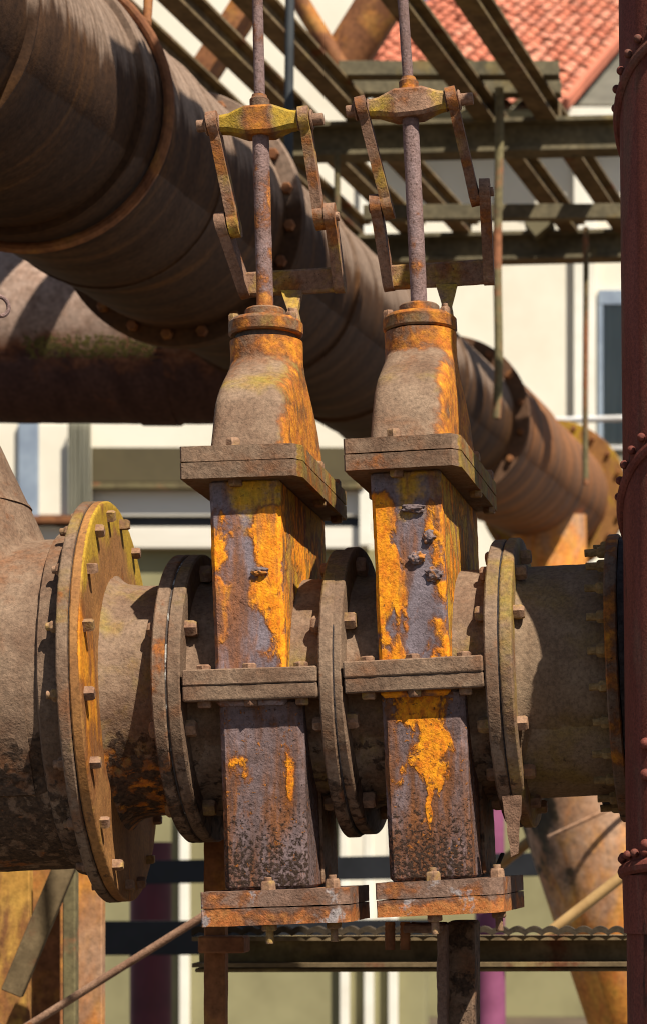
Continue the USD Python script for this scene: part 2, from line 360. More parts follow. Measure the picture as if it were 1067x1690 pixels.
plain('cream_wall', (0.70, 0.65, 0.535), (0.63, 0.575, 0.46), scale=1.3, bump=.1, bscale=20, rough_=.9)
plain('white_trim', (0.74, 0.71, 0.62), (0.64, 0.60, 0.50), scale=2, bump=.1, rough_=.7)
plain('siding', (0.68, 0.64, 0.55), (0.60, 0.55, 0.46), scale=2, bump=.1, rough_=.8, stretch=(.3, 1, 3))
plain('olive_wall', (0.25, 0.225, 0.115), (0.19, 0.168, 0.085), scale=1.5, bump=.1, rough_=.85)
plain('olive_trim', (0.15, 0.125, 0.065), (0.10, 0.085, 0.045), scale=2, bump=.1, rough_=.8)
plain('ledge_shade', (0.085, 0.066, 0.030), (0.06, 0.046, 0.022), scale=2)  # dark tone painted in for the shadow under the overhang
plain('blue_frame', (0.25, 0.30, 0.36), (0.18, .22, .28), scale=5)
plain('pale_rail', (0.56, 0.55, 0.53), (0.42, 0.40, 0.37), scale=8)
plain('curtain', (0.36, 0.34, 0.26), (0.20, .19, .14), scale=3, stretch=(8, 1, .3))
plain('grey_slate', (0.13, 0.12, 0.092), (0.085, 0.078, 0.06), scale=2.2, rough_=.9)
for i, c in enumerate([(0.55, 0.185, 0.105), (0.48, 0.150, 0.085), (0.60, 0.24, 0.15), (0.53, 0.20, 0.125)]):
    plain(f'clay_tile_{"abcd"[i]}', c, tuple(x * .72 for x in c), scale=5, rough_=.85, bscale=40)
plain('moss', (0.12, 0.11, 0.02), (0.05, .05, .012), scale=60)
plain('gravel', (0.085, 0.060, 0.038), (0.055, 0.040, 0.026), scale=3, rough_=.95)
plain('tan_rod', (0.40, 0.25, 0.10), (0.28, 0.16, 0.06), scale=12)
plain('debris', (0.26, 0.18, 0.11), (0.12, .08, .05), scale=60)
plain('dark_leaf', (0.012, 0.012, 0.010), (0.02, .018, .014), scale=60)
LOOK['window_glass'] = usdkit.material(stage, '/World/Looks/window_glass', {
    't': ('transparent_bsdf', {'color': (.9, .92, .9)}), 'g': ('glossy_bsdf', {'roughness': .05, 'color': (.9, .9, .9)}), 'f': ('fresnel', {'IOR': 1.5}), 'm': ('mix_closure', {})},
    [('f.fac', 'm.fac'), ('t.BSDF', 'm.closure1'), ('g.BSDF', 'm.closure2')], surface='m.closure')

def W(r=0.0, g=0.0, b=0.0):
    """constant or callable weights of a layer material"""
    def f(p):
        out = np.zeros((len(p), 3))
        for i, k in enumerate((r, g, b)): out[:, i] = k(p) if callable(k) else k
        return out
    return f
def sm(x, a, b):
    t = np.clip((np.asarray(x, float) - a) / (b - a), 0, 1); return t * t * (3 - 2 * t)

# ------------------------------------------------------------------ ground
gs = trimesh.Trimesh([(-400, -400, 0), (400, -400, 0), (400, 400, 0), (-400, 400, 0)], [(0, 1, 2), (0, 2, 3)])
solo('ground', gs, 'gravel', kind='structure', smooth=False)

# ------------------------------------------------------------------ background buildings
ZL, ZR = 13.5, 16.5                # Y of the two facades
def wallbox(px0, px1, py0, py1, Y, th=0.3, ground=False):
    a, b = P(px0, py1, Y), P(px1, py0, Y)
    return rbox(a[0], b[0], Y, Y + th, 0 if ground else a[2], b[2], 0.004)
# right house with the tiled roof
house = Thing('tiled_house', 'cream rendered house with a red clay tile roof behind the steel joists', 'house', (*P(800, 1400, ZR)[:2], 0))
part(house, 'wall', wallbox(585, 1290, 196, 985, ZR), 'cream_wall', smooth=False)
part(house, 'lower_wall', wallbox(585, 1290, 988, 1500, ZR + .05, .3, True), 'olive_wall', smooth=False)
part(house, 'pilaster', wallbox(946, 982, 206, 980, ZR - .09, .085), 'white_trim', smooth=False)
part(house, 'eave_board', wallbox(540, 1300, 176, 194, ZR - .30, .30), 'white_trim', smooth=False)
part(house, 'soffit', wallbox(540, 1300, 195, 199, ZR - .30, .55), 'olive_trim', smooth=False)
win = part(house, 'window', wallbox(986, 1075, 478, 502, ZR - .05, .048), 'blue_frame', smooth=False)
part(win, 'frame', wallbox(986, 994, 503, 760, ZR - .05, .048), 'blue_frame', smooth=False)
part(win, 'frame', wallbox(1067, 1075, 503, 760, ZR - .05, .048), 'blue_frame', smooth=False)
part(win, 'frame', wallbox(994, 1067, 735, 742, ZR - .05, .048), 'pale_rail', smooth=False)
part(win, 'pane', wallbox(994, 1067, 503, 734, ZR - .03, .006), 'window_glass', smooth=False)
part(win, 'curtain', wallbox(994, 1067, 503, 758, ZR - .015, .012), 'curtain', smooth=False)
# roof: individual barrel tiles laid in rows up the slope
eL, eR = P(470, 176, ZR - .42), P(918, 176, ZR - .42)
up = unit([0.16, 1.0, 0.60]); al = np.array([1.0, 0, 0])
nrm = unit(np.cross(al, up))
L_up = 6.6; wid = eR[0] - eL[0]
deckv = [eL - nrm * .03, eR - nrm * .03, eR + up * L_up - nrm * .03, eL + up * L_up - nrm * .03]
deckv = np.array(deckv + [v - nrm * .12 for v in deckv])
roof = part(house, 'roof', m3.Manifold.hull_points(deckv), 'olive_trim', smooth=False)
pitch, course = 0.150, 0.27
ncol, nrow = int(wid / pitch), int(L_up / course)
def barrel(o, w_, l_, r, lift):
    """one curved clay tile, arched across al, running up the slope"""
    n = 7; a = np.linspace(-1.25, 1.25, n); V = []
    for s, rr, z in ((0, r, lift), (l_, r * .88, 0.0)):
        for q in (rr, rr - .014):
            for t in a: V.append(o + up * s + al * math.sin(t) * q + nrm * (math.cos(t) * q * .8 + z))
    V = np.array(V); Fc = []
    for k in range(n - 1):
        o0, i0, o1, i1 = k, n + k, 2 * n + k, 3 * n + k
        Fc += [(o0, o0 + 1, o1 + 1), (o0, o1 + 1, o1), (o0, i0 + 1, o0 + 1), (o0, i0, i0 + 1), (i0, i1, i1 + 1), (i0, i1 + 1, i0 + 1)]
    return trimesh.Trimesh(V, Fc, process=False)
cnt = 0
rest = []
for c in range(ncol, -1, -1):
    for r in range(nrow):
        o = eL + al * (c * pitch + .07 + rng.normal(0, .008)) + up * (r * course - .02 + rng.normal(0, .018)) + nrm * rng.normal(0, .004)
        t = barrel(o, pitch, course + .05, .082, .022)
        zc = o[1] + D; px, py = PX + o[0] * F / zc, PY - (o[2] - H) * F / zc
        if px > 590 and py > -40 and cnt < 290:
            part(roof, 'tile', t, 'clay_tile_' + 'abcd'[rng.integers(0, 4)], smooth=True); cnt += 1
        else: rest.append(t)
rp = part(house, 'far_tiles', trimesh.util.concatenate(rest), 'clay_tile_b', smooth=True)
stage.GetPrimAtPath(rp.path).SetCustomDataByKey('kind', 'stuff')
vb = [eR + al * .09 + up * (s) + nrm * .04 for s in (-.05, L_up)]
part(house, 'verge_board', bar(vb[0], vb[1], .06, .10, nrm), 'clay_tile_b', smooth=False)
# grey slate roof right of the tiles
sl = [P(905, 172, ZR + .2), P(1250, 172, ZR + .2)]
slv = np.array([sl[0], sl[1], sl[1] + up * 7.5, sl[0] + up * 7.5]); slv = np.vstack([slv, slv - nrm * .1])
solo('slate_roof', m3.Manifold.hull_points(slv), 'grey_slate', 'plain grey mossy roof slope to the right of the red tiles', 'roof', smooth=False)
# left building, taller
hall = Thing('cream_hall', 'tall cream clad hall with horizontal boards behind the rusty pipes on the left', 'building', (*P(200, 1400, ZL)[:2], 0))
part(hall, 'wall', wallbox(-500, 606, -700, 807, ZL), 'cream_wall', smooth=False)
part(hall, 'corner_post', wallbox(592, 612, -700, 900, ZL - .06, .055), 'white_trim', smooth=False)
part(hall, 'ledge', wallbox(150, 600, 738, 796, ZL - .06, .30), 'ledge_shade', smooth=False)
part(hall, 'ledge_board', wallbox(150, 600, 797, 806, ZL - .08, .30), 'hanger', smooth=False)
for k, (a, b) in enumerate([(808, 852), (853, 868.5), (869.5, 905)]):
    part(hall, 'board', wallbox(-500, 606, a, b - .8, ZL + (.02 if k != 1 else .06), .3), 'siding' if k != 1 else 'black_rail', smooth=False)
part(hall, 'lower_wall', wallbox(-500, 700, 906, 1500, ZL + .12, .3, True), 'olive_wall', smooth=False)
for x in (296, 600, 560, 640):
    part(hall, 'wall_strip', wallbox(x, x + 14, 1300, 1700, ZL + .02, .09), 'white_trim', smooth=False)
part(hall, 'pale_panel', wallbox(565, 642, 1340, 1560, ZL + .03, .06), 'cream_wall', smooth=False)
wl = part(hall, 'window', wallbox(30, 62, 690, 860, ZL - .06, .05), 'blue_frame', smooth=False)
part(wl, 'pane', wallbox(62, 150, 700, 850, ZL - .02, .01), 'cream_wall', smooth=False)
# pleated curtain strip beside the window
pv = []
for i in range(40):
    x = 112 + i; pv.append((x, ZL - .10 - .03 * math.sin(i * .9)))
vv = np.array([[*P(x, 698, y)] for x, y in pv] + [[*P(x, 850, y)] for x, y in pv])
n_ = len(pv); ff = [(i, i + n_, i + 1) for i in range(n_ - 1)] + [(i + 1, i + n_, i + n_ + 1) for i in range(n_ - 1)]
part(wl, 'curtain', trimesh.Trimesh(vv, ff, process=False), 'curtain', smooth=True)
part(wl, 'sill', wallbox(28, 152, 851, 862, ZL - .12, .11), 'rust_brown', smooth=False)

# ------------------------------------------------------------------ overhead steel
HB, HJ = H + 2.606, H + 2.733       # underside of cross beams and of joists
def xz(px, Y): return (px - PX) * (D + Y) / F
for i, (Y, px0, lab) in enumerate([(4.5, 470, 'near steel cross beam carrying the joists, just below the red roof'), (5.95, 560, 'far steel cross beam low behind the yoke of the right valve')]):
    t = Thing('cross_beam', lab, 'steel beam', (xz(px0, Y), Y, HB), 'steel cross beams')
    p, q = np.array([xz(px0, Y) - (0 if i else .1), Y, HB - .01]), np.array([xz(1300, Y), Y, HB + .035])
    part(t, 'beam', profile_bar(ibeam(.10, .125, .016), p, q), 'beam_steel', smooth=False)
jd = unit([0.17, 1.0, 0.0])
jl = ['joist farthest left, mostly hidden above the big pipe', 'second joist from the left, above the big rusty pipe', 'joist crossing behind the thin rod of the left valve', 'joist running behind the blue pipe', 'joist passing above the pin of the right valve yoke', 'rightmost long joist ending over the near cross beam under the red roof']
for i, X in enumerate([-2.05, -1.80, -1.555, -1.315, -.835, -.60]):
    # X is the place at 7.35 m from the camera
    p0 = np.array([X, 3.85, HJ])
    p, q = p0 - jd * 2.1, p0 + jd * 2.24
    t = Thing('roof_joist', 'weathered steel ' + jl[i], 'joist', p, 'roof joists')
    part(t, 'joist', profile_bar(ibeam(.075, .088, .011), p, q), 'old_steel', smooth=False)
for i, X in enumerate([-1.555, -1.315, -.835, -.60]):
    xj = X + .17 * (4.5 - 3.85)
    c = solo('cleat', rbox(xj + .036, xj + .085, 4.455, 4.545, HJ + .0005, HJ + .014, .001) + rbox(xj + .036, xj + .044, 4.455, 4.545, HJ + .014, HJ + .07, .001), 'old_steel', ['leftmost cleat on the near cross beam, half behind the left rod', 'cleat on the near cross beam beside the blue grey pipe', 'cleat on the near cross beam right of the right valve rod', 'rightmost cleat on the near cross beam'][i], 'cleat', 'joist cleats', smooth=False)
for i, (py, Y, px0, px1) in enumerate([(116, 4.26, 560, 922), (146, 4.45, 575, 925)]):
    a, b = P(px0, py, Y), P(px1, py, Y)
    solo('purlin', bar(a, b, .06, .052), 'beam_steel', ['upper flat purlin lying across the joists under the red roof', 'lower flat purlin across the joists just above the cross beam'][i], 'purlin', 'purlins', smooth=False)
solo('brace_bar', bar(P(600, 352, 5.3), P(1040, 350, 5.3), .05, .06), 'beam_steel', 'thin horizontal steel bar between the two cross beams', 'steel bar', smooth=False)
solo('stub_post', bar(P(875, 385, 5.9), P(905, 360, 5.9), .12, .08), 'olive_trim', 'short pale block sitting on the far cross beam', 'block', smooth=False)
# unseen plank deck above the picture, added to shade the big pipe
wk = Thing('walkway', 'added plank deck, unseen above the frame, that shades the big pipe', 'walkway', (-.35, 2.0, H + 2.83))
for i in range(15):
    y = .35 + i * .212
    part(wk, 'plank', rbox(-.655 + .02 * i + rng.uniform(-.05, .05), -.36 + .02 * i, y, y + .196, H + 2.83, H + 2.87, .003), 'old_steel', smooth=False)
# rusty braces high up
solo('rusty_brace', bar(P(318, 150, 4.9), P(432, -30, 4.9), .14, .08), 'rust_brown', 'square rusty brace slanting up to the right above the left valve', 'brace', smooth=False)
vb = Thing('pipe_brace', 'V of rusty brown pipes meeting behind the joists at the top', 'pipe brace', P(563, 122, 5.2))
part(vb, 'thin_pipe', rod(P(566, 118, 5.2), P(470, -40, 5.2), .038, 20), 'rust_brown')
part(vb, 'thick_pipe', rod(P(560, 112, 5.28), P(655, -40, 5.28), .095, 28), 'rust_brown')
# thin vertical rods
solo('conduit', rod(P(476, 262, 3.2), P(479, -90, 3.2), .0145, 14), 'blue_rod', 'slim blue grey pipe standing behind the left valve yoke', 'pipe')
hang = tube(spline([P(823, 145, 4.1), P(822, 300, 4.1), P(820, 440, 4.1), P(822, 560, 4.1), P(818, 690, 4.1)], 24), .016, 10)
solo('hanger_rod', hang, 'hanger', 'olive hanger rod dropping past the right valve to the pipe flange', 'rod')
solo('hanger_rod', tube(spline([P(966, 375, 5.7), P(966, 500, 5.7), P(965, 640, 5.7), P(966, 800, 5.7)], 24), .013, 10), 'hanger', 'thin brown hanger rod with its foot near the far pipe end', 'rod')
solo('hanger_rod', rod(P(556, 350, 4.4), P(556, 255, 4.4), .012), 'hanger', 'short dark rod under the near cross beam between the valves', 'rod')
solo('handrail', rod(P(895, 694, 11), P(1120, 688, 11), .022, 14), 'pale_rail', 'pale horizontal handrail in front of the house window', 'handrail')

# ------------------------------------------------------------------ big diagonal pipe
dp0 = P(200, 290, 1.80); dp1 = P(872, 788, 7.85)
dd = unit(dp1 - dp0)
def dpt(z):                      # axis point at distance z from the camera plane
    return dp0 + dd * ((z - 5.3) / dd[1])
R0 = 0.300
bigp = Thing('big_pipe', 'huge rusty brown pipe running diagonally back from the upper left corner', 'pipe', dpt(5.3))
def dens(s0, s1, r0, r1, n=90, fl=0.0):
    """pipe wall with a slightly uneven skin"""
    L = np.linalg.norm(s1 - s0); k = max(8, int(L / .03))
    prof = [(0, r0 - .02)] + [(L * i / k, r0 + (r1 - r0) * i / k + fl * (noise(np.array([i * .9, 3.3, 7.7])) - .5)) for i in range(k + 1)] + [(L, r1 - .02)]
    return lathe(prof, s0, s1 - s0, n)
def pth(p):        # angle round the big pipe: sine of the height over its axis
    c = dp0 + dd * ((p[:, 1] - dp0[1]) / dd[1])[:, None]; return (p[:, 2] - c[:, 2]) / R0
wp = W(r=lambda p: .16 + .14 * sm(p[:, 1], 4.2, 6), g=lambda p: .50 * sm(pth(p), -.30, .30) - .06)  # g paints the dusty, lit upper side paler than the underside
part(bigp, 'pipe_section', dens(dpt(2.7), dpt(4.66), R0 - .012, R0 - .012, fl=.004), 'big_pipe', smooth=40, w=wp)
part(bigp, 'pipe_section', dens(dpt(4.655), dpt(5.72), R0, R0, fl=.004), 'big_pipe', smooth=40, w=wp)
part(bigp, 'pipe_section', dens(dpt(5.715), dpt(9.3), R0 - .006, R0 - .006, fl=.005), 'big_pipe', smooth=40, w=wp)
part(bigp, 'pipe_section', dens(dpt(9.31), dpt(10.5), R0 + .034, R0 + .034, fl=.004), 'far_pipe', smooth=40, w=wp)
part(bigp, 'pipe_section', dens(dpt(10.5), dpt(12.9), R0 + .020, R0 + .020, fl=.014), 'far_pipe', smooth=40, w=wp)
for z, rr, th in ((4.66, .308, .03),):
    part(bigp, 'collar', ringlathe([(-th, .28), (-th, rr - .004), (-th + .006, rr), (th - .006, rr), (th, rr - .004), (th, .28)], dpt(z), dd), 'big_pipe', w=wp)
for z_ in (4.05, 5.18, 6.5, 7.35, 8.2):
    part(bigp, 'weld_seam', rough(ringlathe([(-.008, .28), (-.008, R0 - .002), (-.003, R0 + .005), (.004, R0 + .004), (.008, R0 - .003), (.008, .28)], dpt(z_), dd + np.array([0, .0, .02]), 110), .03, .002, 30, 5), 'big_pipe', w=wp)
def pipe_flange(z, R, th, mat, nb, seed, w=None):
    f = part(bigp, 'flange', ringlathe([(-th, .27), (-th, R - .003), (-th + .004, R), (-.002, R), (0, R - .006), (.002, R), (th - .004, R), (th, R - .003), (th, .27)], dpt(z), dd, 96), mat, w=w)
    u, v, d = basis(dd)
    for k in range(nb):
        a = k / nb * 2 * math.pi + seed
        o = dpt(z) + (R - .032) * (math.cos(a) * u + math.sin(a) * v)
        part(f, 'bolt', nutmesh(o - d * th, -d, .016, .018), 'rust_brown', smooth=False)
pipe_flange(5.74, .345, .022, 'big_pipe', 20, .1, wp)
pipe_flange(9.28, .358, .018, 'far_pipe', 16, .2, W(r=.1))
pipe_flange(12.2, .43, .03, 'flange_face', 20, .0, W(g=.3, r=.12))
# hoop of the first hanger
u, v, d = basis(dd)
hz = 4.72
hp = [P(247, -60, 1.35), P(243, 40, 1.30)]
c0 = dpt(hz)
for a in np.radians(np.linspace(62, -150, 34)):
    hp.append(c0 + (R0 + .016) * (math.cos(a) * np.array([1, 0, 0]) * 1.0 + math.sin(a) * np.array([0, 0, 1])))
solo('pipe_hoop', tube(np.array(hp), .0125, 10), 'rust_brown', 'bent round bar hanger looping under the big pipe at the upper left', 'pipe hanger')
solo('pipe_hoop', tube(np.array([P(820, 640, 5.5)] + [dpt(9.5) + .33 * np.array([math.cos(a), 0, math.sin(a)]) for a in np.radians(np.linspace(120, 300, 24))]), .014), 'hanger', 'thin hoop hugging the big pipe beside its bolted flange', 'pipe hanger')
# foot of the big pipe at the far right
lg0 = P(905, 850, 7.9)
solo('branch_elbow', tube(spline([lg0, lg0 + [.01, 0, -.7], lg0 + [.02, .10, -1.15], lg0 + [.04, .55, -1.5], lg0 + [.06, 1.3, -1.6], lg0 + [.2, 5.2, -1.62]], 60), .20, 48), 'hopper_rust', 'orange stained branch pipe turning down from the far end of the big pipe', 'pipe', w=W(r=.3))

# cross pipe at the left
cp = Thing('cross_pipe', 'dark brown horizontal pipe with moss patches below the big pipe', 'pipe', P(100, 548, 3.55))
a, b = P(-400, 545, 3.45), P(505, 552, 3.55)
part(cp, 'pipe', dens(a, b, .295, .295, fl=.004), 'cross_pipe', w=W(r=lambda p: .52 * sm(p[:, 2], H + 1.46, H + 1.74), g=lambda p: .36 * np.where((np.abs(p[:, 0] - xz(105, 3.3)) < .10) | (np.abs(p[:, 0] - xz(215, 3.3)) < .10), 1, 0) * sm(p[:, 2], H + 1.535, H + 1.575) * (1 - sm(p[:, 2], H + 1.60, H + 1.68))))  # r paints the lit, dusty top paler; g is moss
part(cp, 'band', ringlathe([(-.06, .28), (-.06, .302), (.06, .302), (.06, .28)], P(262, 550, 3.53), b - a), 'cross_pipe')

# ------------------------------------------------------------------ lower background
for i, (py, px0, px1, Y, h) in enumerate([(1438, 150, 930, 4.8, .092), (1549, 150, 720, 4.6, .130)]):
    a, b = P(px0, py + (0 if i else 4), Y), P(px1, py - (12 if i == 0 else 3), Y)
    solo('dark_rail', bar(a, b, .05, h), 'black_rail', ['upper black horizontal rail seen below the flanges', 'lower black horizontal rail behind the left support post'][i], 'rail', 'black rails', smooth=False)
solo('maroon_pipe', rod([*P(249, 1400, 5.6)[:2], 0], P(249, 1390, 5.6), .088, 32), 'maroon', 'dark maroon upright pipe below the largest flange', 'pipe')
solo('magenta_pipe', rod([*P(812, 1400, 5.0)[:2], 0], P(806, 1290, 5.0), .060, 32), 'magenta', 'magenta upright pipe between the right valve and the hopper', 'pipe')
post = Thing('yellow_post', 'yellow and rust coloured steel column under the left tank', 'column', [*P(60, 1400, 1.2)[:2], 0])
for i, (x0, x1, Y, m_) in enumerate([(-60, 48, 1.15, 'yellow_post'), (46, 100, 1.37, 'rust_brown'), (98, 104, 1.15, 'rust_brown'), (122, 168, 1.20, 'hopper_rust')]):
    a, b = P(x0, 1690, Y), P(x1, 1300, Y)
    part(post, ['flange', 'web', 'web', 'flange'][i], rbox(a[0], b[0], Y, Y + .03, 0, b[2], .002), m_, smooth=False, w=W(r=.22))
a, b = P(103, 1690, 1.05), P(124, 1300, 1.05)
solo('olive_post', rbox(a[0], b[0], 1.05, 1.08, 0, b[2], .003), 'hanger', 'narrow olive flat post in front of the yellow column', 'post', smooth=False)
solo('brace_strut', bar(P(20, 1640, .95), P(128, 1380, .95), .02, .045), 'old_steel', 'dark strut slanting across the yellow column under the left tank', 'strut', smooth=False)
solo('stay_rod', rod(P(40, 1698, .9), P(352, 1502, .9), .0085), 'link_rust', 'thin rusty rod slanting up to the foot of the left valve', 'rod')
solo('stay_rod', rod(P(770, 1470, 3.6), P(985, 1300, 3.6), .019), 'tan_rod', 'tan rod slanting up behind the spool pipe, left of the hopper', 'rod')
solo('stay_rod', rod(P(880, 1560, 2.0), P(1045, 1432, 2.0), .015), 'tan_rod', 'tan slanting rod crossing in front of the hopper', 'rod')
hop = Thing('hopper', 'tilted rusty grey hopper tube with orange stains at the lower right', 'hopper', P(960, 1440, 3.0))
a, b = P(905, 1230, 3.4), P(1010, 1600, 3.4)
part(hop, 'shell', lathe([(0, .24), (.02, .25), (.9, .19), (.92, .18)], a + np.array([.09, 0, 0]), b - a + np.array([-.02, 0, 0]), 64), 'hopper_rust', w=W(r=lambda p: .46 * sm(p[:, 0], xz(915, 3.2), xz(985, 3.2)) * sm(-p[:, 2], -(H + .03), -(H - .12)), b=lambda p: .4 * sm(-p[:, 0], -xz(925, 3.2), -xz(880, 3.2))))
part(hop, 'rib', tube([P(905 + i * 11, 1382 - i * 5.2, 3.12 - .012 * i * (10 - i) / 10) for i in range(14)], .007, 8), 'hopper_rust')
# beam along the bottom with a wavy top edge
bb = Thing('bottom_beam', 'dark steel beam with a scalloped top edge along the bottom', 'beam', P(740, 1560, .75))
Yb = .75
a, b = P(330, 1594, Yb), P(1120, 1592, Yb)
part(bb, 'beam', profile_bar(channel(.07, .060, .008), a, b), 'old_steel', smooth=False)
xs_ = np.linspace(P(330, 0, Yb)[0], P(1120, 0, Yb)[0], 420); zt = P(0, 1533, Yb)[2] + .0075 * np.abs(np.sin((xs_ - xs_[0]) / (27 * (D + Yb) / F) * math.pi)) ** .8
V = []
for y_, dz_ in ((Yb - .075, 0), (Yb - .045, 0), (Yb - .045, -.012), (Yb - .075, -.012)): V.append(np.stack([xs_, np.full_like(xs_, y_), zt + dz_], 1))
n = len(xs_); Fc = []
for k in range(4):
    l = (k + 1) % 4; i = np.arange(n - 1)
    Fc += [np.stack([k * n + i, k * n + i + 1, l * n + i + 1], 1), np.stack([k * n + i, l * n + i + 1, l * n + i], 1)]
part(bb, 'corrugated_sheet', trimesh.Trimesh(np.vstack(V), np.vstack(Fc), process=False), 'dark_iron', smooth=30)
part(bb, 'lower_flange', bar(P(330, 1600, Yb), P(1120, 1598, Yb), .09, .008), 'old_steel', smooth=False)

# ------------------------------------------------------------------ red riveted column (in front, right edge)
Yc, Rc = -.300, .10
cx = Rc + (1025 - PX) * (D + Yc) / F
col = Thing('red_column', 'dark red riveted steel column at the right edge', 'column', (cx, Yc, 0))
lean = unit([-.0085, 0, 1])
cbase = np.array([cx + .0085 * 1.65 + .006, Yc, 0])
part(col, 'shaft', lathe([(0, Rc), (.5, Rc), (1.0, Rc), (2.0, Rc), (3.4, Rc)], cbase, lean, 128), 'red_column')
def ringpath(zc, beta, R, n=72, alpha=0.0):
    a = np.arange(n) / n * 2 * math.pi
    p = np.stack([np.cos(a) * R, np.sin(a) * R, -np.sin(a) * R * beta + np.cos(a) * R * alpha], 1)
    c = cbase + lean * zc
    return p + c
def zof(py): return H + (PY - py) * (D + Yc) / F
for zc, beta in ((zof(200), .95), (zof(842), .95), (zof(1440), .15)):
    pth = ringpath(zc, beta, Rc + .002)
    band = part(col, 'ring', tube(np.vstack([pth, pth[:1]]), .008 if beta > .5 else .011, 10), 'red_column')
    rp_ = ringpath(zc + .020, beta, Rc + .006, 30)
    for k, c in enumerate(rp_):
        if c[1] < Yc + .06 :
            part(band, 'rivet', trimesh.Trimesh(trimesh.creation.icosphere(2, .0066).vertices + c, trimesh.creation.icosphere(2, .0066).faces, process=False), 'red_column', smooth=True)
    if beta < .5:
        part(col, 'sleeve', ringlathe([(-.09, Rc - .01), (-.09, Rc + .004), (-.003, Rc + .006), (-.003, Rc - .01)], cbase + lean * zc, lean), 'red_column')
for py in (1232, 1282, 1395):
    o = P(1066, py, 0); a_ = math.radians(232)
    c = np.array([cx + math.cos(a_) * (Rc + .001), Yc + math.sin(a_) * (Rc + .001), zof(py)])
    part(col, 'rivet', trimesh.Trimesh(trimesh.creation.icosphere(2, .009).vertices + c, trimesh.creation.icosphere(2, .009).faces, process=False), 'red_column', smooth=True)

# ------------------------------------------------------------------ flanges and bolts
def flange(owner, fr, x0, x1, R, mat, seed, w=None, rin=.15, amp=.0011, name='flange'):
    c = .0025
    prof = [(x0, rin), (x0, R - c), (x0 + c, R), (x1 - c, R), (x1, R - c), (x1, rin)]
    # refined rim
    t = rough(ringlathe(prof, (0, 0, 0), (1, 0, 0), 120), .008, amp * .55, 70, seed, big=.0006)
    return part(owner, name, fr.put(t), mat, smooth=40, w=w)
def boltring(owner, fr, rb, angs, xa, da, r=.0125, h=.016, mat='bolt_rust', sides=6, stud=0.0, sr=None):
    """angs in degrees below the horizontal on the side facing the camera (0 = facing the camera)"""
    for k, a in enumerate(angs):
        t = math.radians(a); p = np.array([xa, -math.cos(t) * rb, -math.sin(t) * rb])
        rr = r * rng.uniform(.9, 1.1); hh = h * rng.uniform(.85, 1.15)
        part(owner, 'bolt', rough(nutmesh(fr(p), fr.d((da, 0, 0)), rr, hh, sides, rng.uniform(0, 6), stud * rng.uniform(.7, 1.2), sr), .006, .0007, 140, k), mat, smooth=40)

